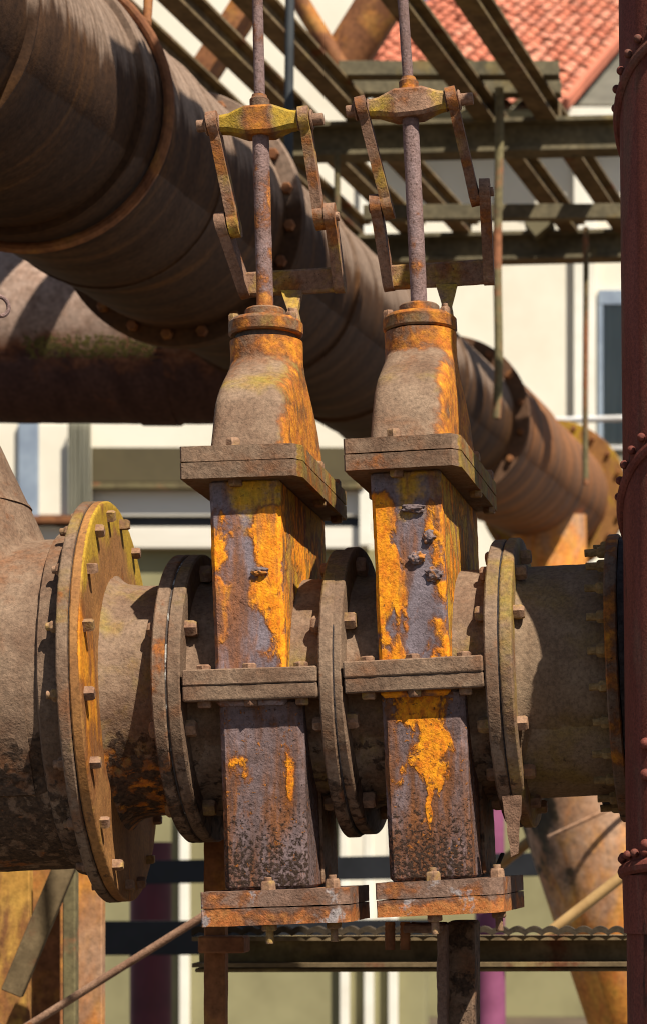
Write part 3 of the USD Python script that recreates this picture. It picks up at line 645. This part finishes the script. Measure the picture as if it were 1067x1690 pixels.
# ------------------------------------------------------------------ the two gate valves
def valve(label, o, roll, yaw, cfg):
    fr = Frame(o, roll, yaw); sd = cfg['seed']
    th = Thing('gate_valve', label, 'gate valve', fr((0, 0, -.37)), None)
    loc = lambda p: fr.inv(p)
    A = cfg.get('A', .1065)         # half of the distance between flange inner faces
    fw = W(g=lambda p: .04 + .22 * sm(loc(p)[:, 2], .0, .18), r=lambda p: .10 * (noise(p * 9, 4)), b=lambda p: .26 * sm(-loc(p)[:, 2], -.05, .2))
    # flanges of the valve, necks
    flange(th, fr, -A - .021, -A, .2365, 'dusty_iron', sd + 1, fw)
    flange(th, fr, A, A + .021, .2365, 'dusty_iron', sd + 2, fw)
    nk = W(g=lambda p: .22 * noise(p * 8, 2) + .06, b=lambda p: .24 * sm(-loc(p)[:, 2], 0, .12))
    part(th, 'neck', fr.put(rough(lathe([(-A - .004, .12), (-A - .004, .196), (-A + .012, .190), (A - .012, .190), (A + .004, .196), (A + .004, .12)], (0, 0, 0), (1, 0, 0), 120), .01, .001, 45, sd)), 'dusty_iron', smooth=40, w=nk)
    # upper body
    uw = .0545
    def wbody(p):
        q = loc(p); front = q[:, 1] < -.21
        u_, h_ = q[:, 0], q[:, 2]
        n1 = noise(np.stack([u_ * 26, q[:, 1] * 10, h_ * 9], 1), sd)
        edge = np.maximum(sm(u_, -.012, .056), cfg['left_edge'] * sm(-u_, .0, .056))
        fade = 1 - .75 * sm(h_, .262, .30)
        drip = cfg['drip'](u_, h_)
        r_ = np.where(front, (.25 * edge + .22 * (n1 - .45) + drip) * fade + .02, np.where(u_ > 0, .27 + .25 * (n1 - .4), .1))
        g_ = np.where(front, .22 * sm(h_, .215, .255) * sm(u_, -.04, 0) + .1 * sm(h_, .25, .29), np.where(u_ > 0, .50, .2))
        b_ = np.where(front, .06 + .3 * sm(h_, .29, .325) * 0.3, .10 * sm(h_, .15, .3))
        return np.stack([r_, g_, b_], 1)
    ub = rough(rbox(-uw, uw, -.224, .198, -.03, .322, .006), .006, .0008, 70, sd + 3, big=.0012)
    part(th, 'upper_body', fr.put(ub), 'valve_paint', smooth=35, w=wbody)
    # middle split plates, joined at the axis
    for s, (z0, z1) in enumerate(((.0024, .0275), (-.0215, .0026))):
        part(th, 'split_plate', fr.put(rough(rbox(-A + .004, A - .002, -.241 + .002 * s, .235, z0, z1, .002), .0065, .0008, 75, sd + 4 + s, big=.0007)), 'dusty_iron', w=W(b=lambda p: .05 * noise(p * 20, 1), r=.04))
    for s, (dx, dy) in enumerate(((-.072, -.222), (.0, -.226), (.078, -.222))):
        for sg, zz in ((1, .0275), (-1, -.0215)):
            part(th, 'bolt', fr.put(rough(nutmesh((dx, dy, zz), (0, 0, sg), .0115, .008 if sg > 0 else .010, 6, s), .006, .0008, 140, s)), 'bolt_rust', smooth=40)
    # lower body (bottom pocket)
    ox = cfg['low_x']
    def wlow(p):
        q = loc(p); front = q[:, 1] < -.205
        u_, h_ = q[:, 0] - ox, q[:, 2]
        d_ = cfg['low'](u_, h_, q)
        r_ = np.where(front, d_, .12); g_ = np.where(front, .02, .12)
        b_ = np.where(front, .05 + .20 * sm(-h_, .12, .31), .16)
        return np.stack([r_, g_, b_], 1)
    lb = rough(rbox(ox - .0645, ox + .0645, -.216, .06, -.318, -.018, .008), .006, .0008, 70, sd + 6, big=.0012)
    part(th, 'lower_body', fr.put(lb), 'lower_paint', w=wlow)
    part(th, 'rib', fr.put(rough(rbox(ox + .063, ox + .070, -.10, .04, -.31, -.018, .003), .008, .0008, 70, sd)), 'dusty_iron', w=W(b=.2, r=.15))
    # base plates
    bx, bw, by = cfg['base']
    def wb(p): q = loc(p); return np.stack([.16 + .2 * sm(-q[:, 2], .338, .36), 0 * q[:, 0], .14 * noise(p * 25, 3)], 1)
    for s, (z0, z1) in enumerate(((-.341, -.3155), (-.369, -.3425))):
        ch = .018
        poly = Polygon([(bx - bw, -.249), (bx + bw - ch, -.249), (bx + bw, -.249 + ch), (bx + bw, by), (bx - bw, by)])
        t = trimesh.creation.extrude_polygon(poly.buffer(-.003).buffer(.003), z1 - z0, engine='earcut'); t.apply_translation((0, 0, z0))
        part(th, 'base_plate', fr.put(rough(t, .0065, .0008, 75, sd + 7 + s, big=.0008)), 'base_iron', w=wb)
    for s, (dx, dy) in enumerate(cfg['base_bolts']):
        part(th, 'bolt', fr.put(rough(nutmesh((bx + dx, dy, -.3155), (0, 0, 1), .0125, .014, 6, s + .3, .006), .006, .0012, 140, s)), 'bolt_rust', smooth=40)
        part(th, 'bolt', fr.put(rough(nutmesh((bx + dx, dy, -.369), (0, 0, -1), .012, .010, 6, s + .1, .02), .006, .001, 140, s)), 'bolt_rust', smooth=40)
    # upper joint plates
    pw = cfg.get('pw', .0925)
    for s, (z0, z1) in enumerate(((.319, .3435), (.346, .369))):
        ch = .012
        y0 = -.252 + .004 * s
        poly = Polygon([(-pw + .003, y0), (pw - ch, y0), (pw, y0 + ch * 1.6), (pw, .20), (-pw, .20), (-pw, y0 + .003)])
        t = trimesh.creation.extrude_polygon(poly, z1 - z0, engine='earcut'); t.apply_translation((0, 0, z0))
        part(th, 'joint_plate', fr.put(rough(t, .006, .0008, 75, sd + 10 + s, big=.0008)), 'dusty_iron',
             w=W(g=lambda p: np.where(loc(p)[:, 0] > .085, .40, .02), r=lambda p: np.where(loc(p)[:, 0] > .085, .2, cfg.get('plate_r', .02)), b=lambda p: .12 * noise(p * 22, 6)))
    for s, (dx, dy) in enumerate(((-.012, -.236), (.081, -.02), (.081, .15), (-.08, -.05), (-.08, .15))):
        part(th, 'bolt', fr.put(rough(nutmesh((dx, dy, .369), (0, 0, 1), .0115, .013, 6, s), .006, .0008, 140, s)), 'bolt_rust', smooth=40)
        part(th, 'bolt', fr.put(rough(nutmesh((dx, dy + .008, .319), (0, 0, -1), .0115, .010, 6, s), .006, .0008, 140, s)), 'bolt_rust', smooth=40)
    # bonnet: box below, round neck above
    hs = np.array([0, .03, .06, .09, .115, .135, .152, .166, .178, .19, .204, .216])
    aa = np.interp(hs, [0, .09, .135, .166, .216], [.0615, .0605, .0590, .0585, .0590])
    bf = np.interp(hs, [0, .03, .06, .09, .115, .135, .152, .166, .178, .216], [.200, .190, .178, .163, .142, .116, .091, .072, .061, .059])
    ex = np.interp(hs, [0, .06, .115, .152, .18, .216], [11, 8, 5.5, 3.4, 2.05, 2.0])
    n = 120; tt = np.arange(n) / n * 2 * math.pi; Vs = []
    for h_, a_, b_, e_ in zip(hs, aa, bf, ex):
        c_, s_ = np.cos(tt), np.sin(tt)
        Vs.append(np.stack([a_ * np.sign(c_) * np.abs(c_) ** (2 / e_), b_ * np.sign(s_) * np.abs(s_) ** (2 / e_), np.full(n, .369 + h_)], 1))
    k = len(hs); V = np.vstack(Vs + [[[0, 0, .369]], [[0, 0, .369 + hs[-1]]]]); i = np.arange(n); j = (i + 1) % n; Fc = []
    for s in range(k - 1):
        a1, b1, c1, e1 = s * n + i, s * n + j, (s + 1) * n + j, (s + 1) * n + i
        Fc += [np.stack([a1, b1, c1], 1), np.stack([a1, c1, e1], 1)]
    Fc += [np.stack([j, i, np.full(n, k * n)], 1), np.stack([(k - 1) * n + i, (k - 1) * n + j, np.full(n, k * n + 1)], 1)]
    bon = rough(trimesh.Trimesh(V, np.vstack(Fc), process=False), .006, .0008, 60, sd + 14, big=.001)
    def wbon(p):
        q = loc(p); h_ = q[:, 2] - .369; side = sm(q[:, 0], .030, .064)
        r_ = (.02 + .38 * side) * (1 - .4 * sm(h_, .15, .17)) + .31 * sm(h_, .150, .195) + .12 * (noise(p * 14, 5) - .5)
        g_ = .02 + .28 * side + .30 * np.exp(-((h_ - .125) / .022) ** 2) * (cfg['bon_g']) + .05
        return np.stack([r_, g_, .0 * h_ + .05 * noise(p * 30, 8)], 1)
    part(th, 'bonnet', fr.put(bon), 'dusty_iron', w=wbon)
    # gland: flange disc, collar, studs
    h0 = .369 + .216
    gw = W(r=.26, g=.22, b=.02)
    part(th, 'gland_gap', fr.put(lathe([(0, .050), (.010, .050)], (0, 0, h0), (0, 0, 1), 40)), 'dark_bolt')
    part(th, 'gland_flange', fr.put(rough(lathe([(0, .057), (.003, .0605), (.020, .0605), (.026, .055), (.030, .036)], (0, 0, h0 + cfg['gap']), (0, 0, 1), 64), .006, .0007, 70, sd + 15)), 'dusty_iron', w=gw)
    h1 = h0 + cfg['gap'] + .026
    part(th, 'gland_collar', fr.put(rough(lathe([(-.01, .033), (.016, .033), (.019, .030)], (0, 0, h1), (0, 0, 1), 40), .006, .0006, 70, sd + 16)), 'dusty_iron', w=gw)
    for s, (dx, dy) in enumerate(((-.048, -.018), (.046, -.02), (.03, .042), (-.03, .042))):
        part(th, 'gland_bolt', fr.put(rough(nutmesh((dx, dy, h1 - .004), (0, 0, 1), .0095, .012, 6, s, .006 * (s % 2)), .005, .0006, 140, s)), 'bolt_rust', smooth=40)
    # stem, crosshead, rod
    c = cfg['pins']; pl, pr = P(*c[0], 0), P(*c[1], 0); mid = (pl + pr) / 2; ax = unit(pr - pl); upv = fr.d((0, 0, 1))
    sb = fr((0, 0, h1))
    part(th, 'stem', rough(rod(sb, mid, .0135, 40), .006, .0006, 110, sd + 17), 'stem_steel', w=W(r=lambda p: .16 * noise(p * 12, sd) + cfg['stem_r']))
    rd = unit(mid - sb) * .6 + unit(P(*cfg['rod_top'], 0) - mid) * .4
    part(th, 'rod', rough(rod(mid, mid + unit(P(*cfg['rod_top'], 0) - mid) * .62, .0088, 24), .008, .0004, 90, sd), 'stem_steel', w=W(r=.1))
    part(th, 'rod_nut', rough(lathe([(.0, .016), (.022, .0165), (.026, .013), (.030, .012)], mid + upv * .015, upv, 32), .006, .0006, 90, sd), 'dusty_iron', w=W(r=.25))
    # crosshead: eight sided block, thick in the middle, round at its ends
    L = np.linalg.norm(pr - pl); cl = .068
    fy = np.cross(upv, ax); secs = []
    for x_, hh, dd_, chm in ((-cl, .0135, .0135, .42), (-.05, .0155, .0155, .40), (-.022, .0235, .024, .22), (.022, .0235, .024, .22), (.05, .0155, .0155, .40), (cl, .0135, .0135, .42)):
        for sz in (-1, 1):
            for sy in (-1, 1):
                for e1, e2 in ((1 - chm, 1), (1, 1 - chm)):
                    secs.append((x_, sy * dd_ * e1, sz * hh * e2))
    secs = np.array(secs).reshape(6, 8, 3); blk = None
    for s in range(5):
        h_ = m3.Manifold.hull_points(np.vstack([secs[s], secs[s + 1]])); blk = h_ if blk is None else blk + h_
    t = rough(blk, .005, .0007, 80, sd + 18)
    t = trimesh.Trimesh(mid + t.vertices[:, :1] * ax + t.vertices[:, 1:2] * (-fy) * -1 + t.vertices[:, 2:3] * upv, t.faces, process=False)
    if t.volume < 0: t.invert()
    def wcross(p): s_ = np.abs((p - mid) @ ax); return np.stack([.36 * (1 - sm(s_, .0, .05)) * cfg['cross_r'], cfg['cross_g'] * sm(s_, .0, .05) + .05, 0 * s_], 1)
    part(th, 'crosshead', t, 'link_rust', w=wcross)
    part(th, 'pin', rod(pl, mid - ax * .06, .0098, 24), 'link_rust'); part(th, 'pin', rod(mid + ax * .06, pr, .0098, 24), 'link_rust')
    # links and U bracket
    def strap(p, q, t_ax, wd, thk, r1, r2):
        d_ = unit(q - p); t_ = unit(t_ax - d_ * np.dot(t_ax, d_)); w_ = np.cross(t_, d_); L_ = np.linalg.norm(q - p)
        sh = unary_union([LineString([(0, 0), (L_, 0)]).buffer(wd / 2, cap_style=2), Point(0, 0).buffer(r1, 12), Point(L_, 0).buffer(r2, 12)])
        m_ = trimesh.creation.extrude_polygon(sh, thk, engine='earcut'); v = m_.vertices
        out = trimesh.Trimesh(p + v[:, :1] * d_ + v[:, 1:2] * w_ + (v[:, 2:3] - thk / 2) * t_, m_.faces, process=False)
        if out.volume < 0: out.invert()
        return rough(out, .006, .0006, 90, sd)
    e = cfg['eyes']; pv_ = cfg['pivots']; bs = cfg['bar']; Yp, Yb_ = .035, .095
    def onpin(px): # the eye sits on the pin axis
        s_ = (((px - PX) * D / F) - pl[0]) / ax[0]; return pl + ax * s_
    lw = W(g=lambda p: .30 * noise(p * 10, 3) + cfg['link_g'], r=.14)
    el, er = onpin(e[0]), onpin(e[1])
    vl, vr = P(*pv_[0], Yp), P(*pv_[1], Yp)
    part(th, 'link', strap(el, vl + ax * .009, ax, .032, .0165, .0225, .021), 'link_rust', w=lw)
    part(th, 'link', strap(er, vr - ax * .009, ax, .032, .0165, .0225, .021), 'link_rust', w=lw)
    for c_, s_ in ((el, -1), (er, 1)):
        part(th, 'washer', rod(c_ + ax * s_ * .0085, c_ + ax * s_ * .0135, .0165, 24), 'link_rust')
        part(th, 'washer', rod(c_ - ax * s_ * .0085, c_ - ax * s_ * .012, .0175, 24), 'link_rust')
    part(th, 'pivot_pin', rod(vl - ax * .022, vl + ax * .018, .0075, 16), 'link_rust'); part(th, 'pivot_pin', rod(vr - ax * .018, vr + ax * .024, .0075, 16), 'link_rust')
    bl, br = P(*bs[0], Yb_), P(*bs[1], Yb_)
    part(th, 'bracket_arm', strap(vl - ax * .0095, bl, ax, .038, .0175, .0225, .019), 'link_rust', w=W(r=.1, g=.05))
    part(th, 'bracket_arm', strap(vr + ax * .0095, br, ax, .038, .0175, .0225, .019), 'link_rust', w=W(r=.1, g=.15))
    part(th, 'bracket_bar', rough(bar(bl - ax * .006 + [0, 0, .004], br + ax * .006 + [0, 0, .004], .016, .041, upv, .004), .006, .0007, 80, sd), 'link_rust', w=W(g=lambda p: .26 * noise(p * 16, 5) + .12, r=lambda p: .2 * noise(p * 20, 1)))
    lg = P(*cfg['lug'], Yb_ - .004)
    gb = fr((.040, .038, h1 - .006))
    part(th, 'bracket_lug', rough(m3.Manifold.hull_points(np.vstack([lg + np.array([[sx * .018, sy * .006, .004] for sx in (-1, 1) for sy in (-1, 1)]), (lg + gb) / 2 + np.array([[sx * .008, sy * .008, 0] for sx in (-1, 1) for sy in (-1, 1)])])) +
         m3.Manifold.hull_points(np.vstack([(lg + gb) / 2 + np.array([[sx * .008, sy * .008, 0.002] for sx in (-1, 1) for sy in (-1, 1)]), gb + np.array([[sx * .012, sy * .012, 0] for sx in (-1, 1) for sy in (-1, 1)])])), .006, .0007, 90, sd), 'link_rust', w=W(g=.25))
    # lumps of old weld on the front
    for k, (px, py, a_, b_) in enumerate(cfg['lumps']):
        c_ = P(px, py, -.226); ic = trimesh.creation.icosphere(3, 1.0)
        v = ic.vertices * [a_ * .9, .0052, b_ * .9] * (0.35 + 1.3 * fbm(ic.vertices * 2.4 + k * 7 + sd, 4)[:, None])
        part(th, 'weld_lump', trimesh.Trimesh(v + c_, ic.faces, process=False), 'lump', smooth=True)
    # bolts through the pipe flanges of this valve
    boltring(th, fr, .2065, cfg['fb_left'], -A, 1, .0145, .017)
    boltring(th, fr, .2065, cfg['fb_right'], A, -1, .0125, .017)
    return th, fr

def g2(x, c, w): return np.exp(-((x - c) / w) ** 2)
def drip1(u, h): return .26 * g2(h, .245, .04) * sm(u, -.02, .03) + .23 * g2(u, -.014, .030) * g2(h, .135, .045) + .06 - .10 * g2(u, -.005, .03) * g2(h, .075, .025)
def drip2(u, h): return .30 * (g2(u, -.020, .0035) * sm(h, .07, .12) + g2(u, -.008, .003) * sm(h, .04, .10)) * (1 - sm(h, .19, .22)) + .30 * sm(-u + (h - .2) * .10, -.005, .045) * sm(h, .04, .16) + .20 * g2(u, -.018, .012) * sm(.22 - h, 0, .06) + .17 * sm(-h, -.08, -.02)
def low1(u, h, q): return .30 * g2(u, .042, .011) * g2(h, -.135, .06) + .20 * g2(u, -.04, .018) * g2(h, -.13, .07) + .10 * g2(u, .03, .03) * g2(h, -.05, .02) + .08
def low2(u, h, q):
    w_ = .006 * (noise(np.stack([u * 90, h * 60, h * 0], 1), 3) - .5)
    drips = np.maximum.reduce([.46 * g2(u + w_, .003, .0042) * sm(h, -.285, -.20), .46 * g2(u + w_, .019, .0034) * sm(h, -.215, -.17), .34 * g2(u + w_, -.012, .0030) * sm(h, -.19, -.15)])
    patch = .43 * g2(u, .010, .040) * sm(h, -.205, -.135) - .10 * g2(u, -.012, .012) * g2(h, -.085, .02) - .08 * g2(u, .034, .010) * g2(h, -.13, .02)
    return np.maximum(patch, drips * sm(-h, .12, .15)) + .12 * g2(u, -.05, .02) + .06

O1, O2 = np.array([-.661, 0, H + .250]), np.array([-.400, 0, H + .2645])
v1, f1 = valve('left rusty gate valve with its yellow crosshead and orange stripe down the body', O1, .0335, 0.0, dict(
    seed=10, left_edge=.75, drip=drip1, low=low1, low_x=.012, base=(.030, .113, -.03), base_bolts=((-.012, -.232), (.085, -.22)), bon_g=1.0, gap=.010, plate_r=.02,
    pins=((325, 208), (534, 196)), rod_top=(425, 0), cross_r=1.0, cross_g=.42, stem_r=.14, eyes=(353, 503), pivots=((378, 372), (536, 358)), bar=((403, 474), (560, 465)), lug=(482, 484), link_g=.10,
    lumps=((428, 943, .014, .008),), fb_left=(-73, -28, 17, 62, 107), fb_right=(-73, -28, 17, 62)))
v2, f2 = valve('right rusty gate valve with three weld lumps and an orange drip on its foot', O2, .046, -.040, dict(
    seed=40, A=.1105, pw=.0895, left_edge=1.0, drip=drip2, low=low2, low_x=.010, base=(.026, .097, .05), base_bolts=((-.010, -.232), (.085, -.20)), bon_g=.4, gap=.003, plate_r=.10,
    pins=((571, 184), (780, 162)), rod_top=(664, 0), cross_r=.6, cross_g=.22, stem_r=.02, eyes=(598, 746), pivots=((630, 342), (790, 318)), bar=((640, 462), (806, 452)), lug=(736, 474), link_g=-.02,
    lumps=((707, 886, .010, .010), (687, 921, .013, .010), (715, 948, .014, .011), (682, 839, .018, .008)), fb_left=(-73, -28, 17, 62, 107), fb_right=(-80, -54, -28, 22, 47, 72)))

# ------------------------------------------------------------------ right spool piece
A = .1105
fs = Frame(f2((A + .022, 0, 0)), .046, -.040)
sp = Thing('spool_pipe', 'short flanged pipe between the right valve and the red column, half in shade', 'pipe', fs((.08, 0, -.2)))
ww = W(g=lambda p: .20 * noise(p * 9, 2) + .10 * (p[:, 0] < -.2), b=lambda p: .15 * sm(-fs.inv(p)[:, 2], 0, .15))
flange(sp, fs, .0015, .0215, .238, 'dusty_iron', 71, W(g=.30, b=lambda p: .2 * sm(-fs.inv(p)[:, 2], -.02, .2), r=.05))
part(sp, 'gasket', fs.put(ringlathe([(-.0012, .15), (-.0012, .2345), (.0014, .2345), (.0014, .15)], (0, 0, 0), (1, 0, 0))), 'black_gasket')
xe = .164
part(sp, 'pipe', fs.put(rough(lathe([(.018, .15), (.018, .198), (.032, .190), (xe + .004, .190), (xe + .004, .15)], (0, 0, 0), (1, 0, 0), 120), .010, .0009, 45, 72)), 'spool_iron', smooth=40, w=ww)
flange(sp, fs, xe, xe + .020, .236, 'dusty_iron', 73, W(r=.24, b=lambda p: .24 * noise(p * 14, 2)))
boltring(sp, fs, .2065, (-80, -54, -28, 22, 47, 72, 100), .0215, 1, .0125, .017)
boltring(sp, fs, .214, [k * 15 - 7.5 - 75 for k in range(12)], xe, -1, .0105, .014, mat='stud_ochre', stud=.017, sr=.0062)
ff = Thing('end_pipe', 'pipe flange half hidden behind the red column, with a tarry black joint', 'pipe', fs((xe + .1, 0, -.2)))
part(ff, 'gasket', fs.put(rough(ringlathe([(xe + .0215, .15), (xe + .0215, .232), (xe + .036, .232), (xe + .036, .15)], (0, 0, 0), (1, 0, 0)), .008, .002, 60, 3)), 'black_gasket')
flange(ff, fs, xe + .0365, xe + .050, .220, 'dusty_iron', 75, W(r=.2, b=.1))
part(ff, 'pipe', fs.put(lathe([(xe + .05, .15), (xe + .05, .17), (xe + .9, .17), (xe + .9, .1)], (0, 0, 0), (1, 0, 0), 96)), 'dusty_iron', w=W(b=.1))
part(ff, 'nut', fs.put(rough(rbox(xe - .03, xe - .005, -.03, .03, -.212, -.196, .004), .008, .004, 60, 8)), 'dark_bolt')
part(sp, 'drip_tongue', fs.put(rough(m3.Manifold.hull_points(np.array([(-.008, -.20, -.19), (.02, -.20, -.19), (-.008, -.17, -.19), (.02, -.17, -.19), (0, -.19, -.285), (.012, -.19, -.28), (.004, -.18, -.285)])), .006, .0025, 60, 5)), 'link_rust')

# ------------------------------------------------------------------ reducer at the left and gasket faces
A = .1065
def gask(fr, x):
    return fr.put(ringlathe([(x - .0012, .15), (x - .0012, .2335), (x + .0012, .2335), (x + .0012, .15)], (0, 0, 0), (1, 0, 0)))
part(v1, 'gasket', gask(f1, -A - .0225), 'gasket')
part(v1, 'gasket', gask(f1, A + .0225), 'black_gasket')
OT = np.array([-.917, 0, H + .240])
ft = Frame(OT, .045, .070)
rd = Thing('flanged_reducer', 'short reducer with the largest, orange bolted flange, left of the valves', 'pipe reducer', ft((.05, 0, -.33)))
lt = lambda p: ft.inv(p)
Rb = .3285
flange(rd, ft, -.0175, 0, Rb, 'flange_face', 81, W(
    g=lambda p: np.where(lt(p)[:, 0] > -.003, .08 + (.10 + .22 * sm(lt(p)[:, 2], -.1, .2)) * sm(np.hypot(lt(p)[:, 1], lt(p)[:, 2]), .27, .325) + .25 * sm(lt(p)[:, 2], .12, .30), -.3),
    r=lambda p: np.where(lt(p)[:, 0] > -.003, .13 + .14 * sm(-np.abs(lt(p)[:, 2]), -.25, 0), -.2),
    b=lambda p: np.where(lt(p)[:, 0] > -.003, .05, .16)), rin=.10)
end = f1((-A - .045, 0, 0)); nd = end - OT; Ln = np.linalg.norm(nd)
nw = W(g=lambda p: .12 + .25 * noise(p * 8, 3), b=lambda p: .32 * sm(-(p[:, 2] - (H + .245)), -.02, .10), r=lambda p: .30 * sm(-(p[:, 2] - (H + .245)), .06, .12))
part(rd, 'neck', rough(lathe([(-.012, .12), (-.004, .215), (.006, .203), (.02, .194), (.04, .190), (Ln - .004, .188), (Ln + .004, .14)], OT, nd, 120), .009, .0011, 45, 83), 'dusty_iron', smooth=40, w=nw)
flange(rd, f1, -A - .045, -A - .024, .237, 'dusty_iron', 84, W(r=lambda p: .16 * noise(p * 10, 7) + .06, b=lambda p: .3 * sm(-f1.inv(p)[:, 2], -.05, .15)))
boltring(rd, f1, .2065, (-73, -28, 17, 62), -A - .045, -1, .0135, .014)
a20 = [1.3 + 20 * k for k in range(18)]
boltring(rd, ft, .3045, a20, 0, 1, .0105, .0145, sides=4)
boltring(rd, f2, .2065, (), 0, 1)
# mid flange bolts seen left of the middle pair
boltring(v1, f1, .2065, (), 0, 1)

# ------------------------------------------------------------------ tank at the left
tk = Thing('tank_pipe', 'broad dusty brown pipe with a conical branch at the left edge', 'pipe', ft((-.3, 0, -.3)))
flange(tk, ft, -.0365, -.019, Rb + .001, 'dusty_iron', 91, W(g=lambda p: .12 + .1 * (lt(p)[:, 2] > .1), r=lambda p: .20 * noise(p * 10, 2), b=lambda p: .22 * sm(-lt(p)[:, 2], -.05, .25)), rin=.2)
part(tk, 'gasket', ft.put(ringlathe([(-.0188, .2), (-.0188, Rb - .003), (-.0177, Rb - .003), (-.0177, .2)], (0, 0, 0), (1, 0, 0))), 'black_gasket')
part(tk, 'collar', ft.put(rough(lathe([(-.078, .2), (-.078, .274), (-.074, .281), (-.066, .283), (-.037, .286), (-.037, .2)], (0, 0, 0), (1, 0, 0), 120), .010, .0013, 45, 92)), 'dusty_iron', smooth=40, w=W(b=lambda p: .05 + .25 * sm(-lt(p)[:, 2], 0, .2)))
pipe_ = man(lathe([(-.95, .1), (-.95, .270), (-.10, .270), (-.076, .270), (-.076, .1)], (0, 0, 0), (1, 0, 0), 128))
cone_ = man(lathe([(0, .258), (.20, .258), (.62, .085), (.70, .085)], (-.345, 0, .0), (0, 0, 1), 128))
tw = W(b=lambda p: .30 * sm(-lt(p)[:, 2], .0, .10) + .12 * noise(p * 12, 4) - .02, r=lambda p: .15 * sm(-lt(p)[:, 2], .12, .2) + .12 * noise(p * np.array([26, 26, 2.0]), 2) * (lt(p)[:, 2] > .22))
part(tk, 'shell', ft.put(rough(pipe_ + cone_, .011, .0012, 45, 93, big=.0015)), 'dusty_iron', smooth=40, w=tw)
part(tk, 'cone_seam', ft.put(rough(ringlathe([(.327, .19), (.329, .2075), (.334, .205), (.334, .19)], (-.345, 0, 0), (0, 0, 1), 120), .006, .0012, 80, 7)), 'dusty_iron', w=W(r=.1, b=.1))
# welded patch plate low on the side
aa_ = np.linspace(math.radians(2), math.radians(34), 14); V = []
for x_ in (-.60, -.097):
    for q_ in (.2675, .2745):
        for t in aa_: V.append((x_, -math.cos(t) * q_, -math.sin(t) * q_))
V = np.array(V); n = 14; Fc = []
def quad(a, b, c, d): Fc.extend([(a, b, c), (a, c, d)])
for k in range(n - 1):
    quad(n + k, n + k + 1, 3 * n + k + 1, 3 * n + k); quad(k, 2 * n + k, 2 * n + k + 1, k + 1)
    quad(2 * n + k, 3 * n + k, 3 * n + k + 1, 2 * n + k + 1); quad(k, k + 1, n + k + 1, n + k)
quad(0, n, 3 * n, 2 * n); quad(n - 1, 3 * n - 1, 4 * n - 1, 2 * n - 1)
pt = trimesh.Trimesh(V, Fc, process=True); pt.fix_normals()
part(tk, 'patch_plate', ft.put(rough(pt, .008, .0012, 60, 94)), 'dusty_iron', w=W(b=lambda p: .10 + .25 * sm(-lt(p)[:, 2], .02, .12)))
boltring(tk, ft, .3045, a20, -.0365, -1, .0105, .012, stud=.008, sr=.0065)
boltring(tk, ft, .262, [k * 20 + 11 for k in range(-4, 5)], -.080, -1, .004, .003)
# small eye ring at the left edge
eye = P(-2, 505, -.05); th_ = np.linspace(0, 2 * math.pi, 33)
er_ = tube(np.stack([eye[0] + .016 * np.cos(th_) * .8, eye[1] + .016 * np.cos(th_) * .6, eye[2] + .016 * np.sin(th_)], 1), .0035, 10)
eyeb = Thing('eye_bolt', 'small steel eye ring at the left edge below the big pipe', 'eye bolt', eye)
part(eyeb, 'ring', er_, 'stem_steel')
part(eyeb, 'shank', rod(eye + [-.013, 0, -.004], eye + [-.05, 0, -.12], .005), 'stem_steel')

# ------------------------------------------------------------------ supports under the valves
sup = Thing('support_post', 'orange rusty angle post under the left valve', 'post', [*P(350, 1400, .12)[:2], 0])
a, b = P(336, 1690, .12), P(371, 1382, .12)
part(sup, 'post', rough(rbox(a[0], b[0], .12, .15, 0, b[2], .003), .02, .001, 40, 3), 'rust_brown')
a, b = P(326, 1574, .06), P(402, 1546, .06)
part(sup, 'seat_bracket', rough(rbox(a[0], b[0], .06, .115, a[2], b[2], .003), .012, .001, 40, 4), 'rust_brown')
st2 = Thing('support_bracket', 'rusty bracket and block holding up the right valve', 'bracket', [*P(735, 1400, -.1)[:2], 0])
a, b = P(735, 1690, -.1), P(782, 1522, -.1)
part(st2, 'block', rough(rbox(a[0], b[0], -.1, .0, 0, b[2], .004), .012, .001, 40, 5), 'dusty_iron', w=W(b=.25))
a, b = P(720, 1690, -.14), P(736, 1527, -.14)
part(st2, 'web_plate', rough(rbox(a[0], b[0], -.14, -.02, 0, b[2], .002), .008, .002, 60, 6), 'base_iron')
a, b = P(664, 1541, -.16), P(728, 1526, -.16)
part(st2, 'ledge_plate', rough(rbox(a[0], b[0], -.16, -.06, a[2], b[2], .003), .007, .002, 60, 7), 'base_iron')
for px in (643, 668):
    c_ = P(px, 1522, -.14); part(st2, 'threaded_stud', lathe([(k * .004, .0075 + (.0012 if k % 2 else 0)) for k in range(12)], c_, (0, 0, -1), 12), 'rust_brown')
# litter on the right base plate
deb = P(795, 1460, -.17)
lp = []
for k in range(26):
    a_ = rng.uniform(0, 6.28); l_ = rng.uniform(.008, .026); c_ = deb + np.array([rng.normal(0, .016), rng.normal(0, .02), .002 + .004 * rng.uniform()])
    d_ = np.array([math.cos(a_), math.sin(a_), rng.uniform(-.15, .35)]); lp.append(bar(c_ - d_ * l_ / 2, c_ + d_ * l_ / 2, .006, .0016, c=.0004))
um = solo('dry_litter', trimesh.util.concatenate(lp), 'debris', 'dry leaf litter caught on the foot plate of the right valve', 'leaf litter', kind='stuff', smooth=False)
dl = [bar(P(806, 1462, -.12), P(829, 1408, -.10), .010, .003), bar(P(812, 1462, -.12), P(838, 1448, -.1), .012, .003), bar(P(815, 1460, -.12), P(822, 1428, -.09), .008, .003)]
solo('dead_leaf', trimesh.util.concatenate(dl), 'dark_leaf', 'black dead leaf sticking up beside the right valve foot', 'leaf', smooth=False)
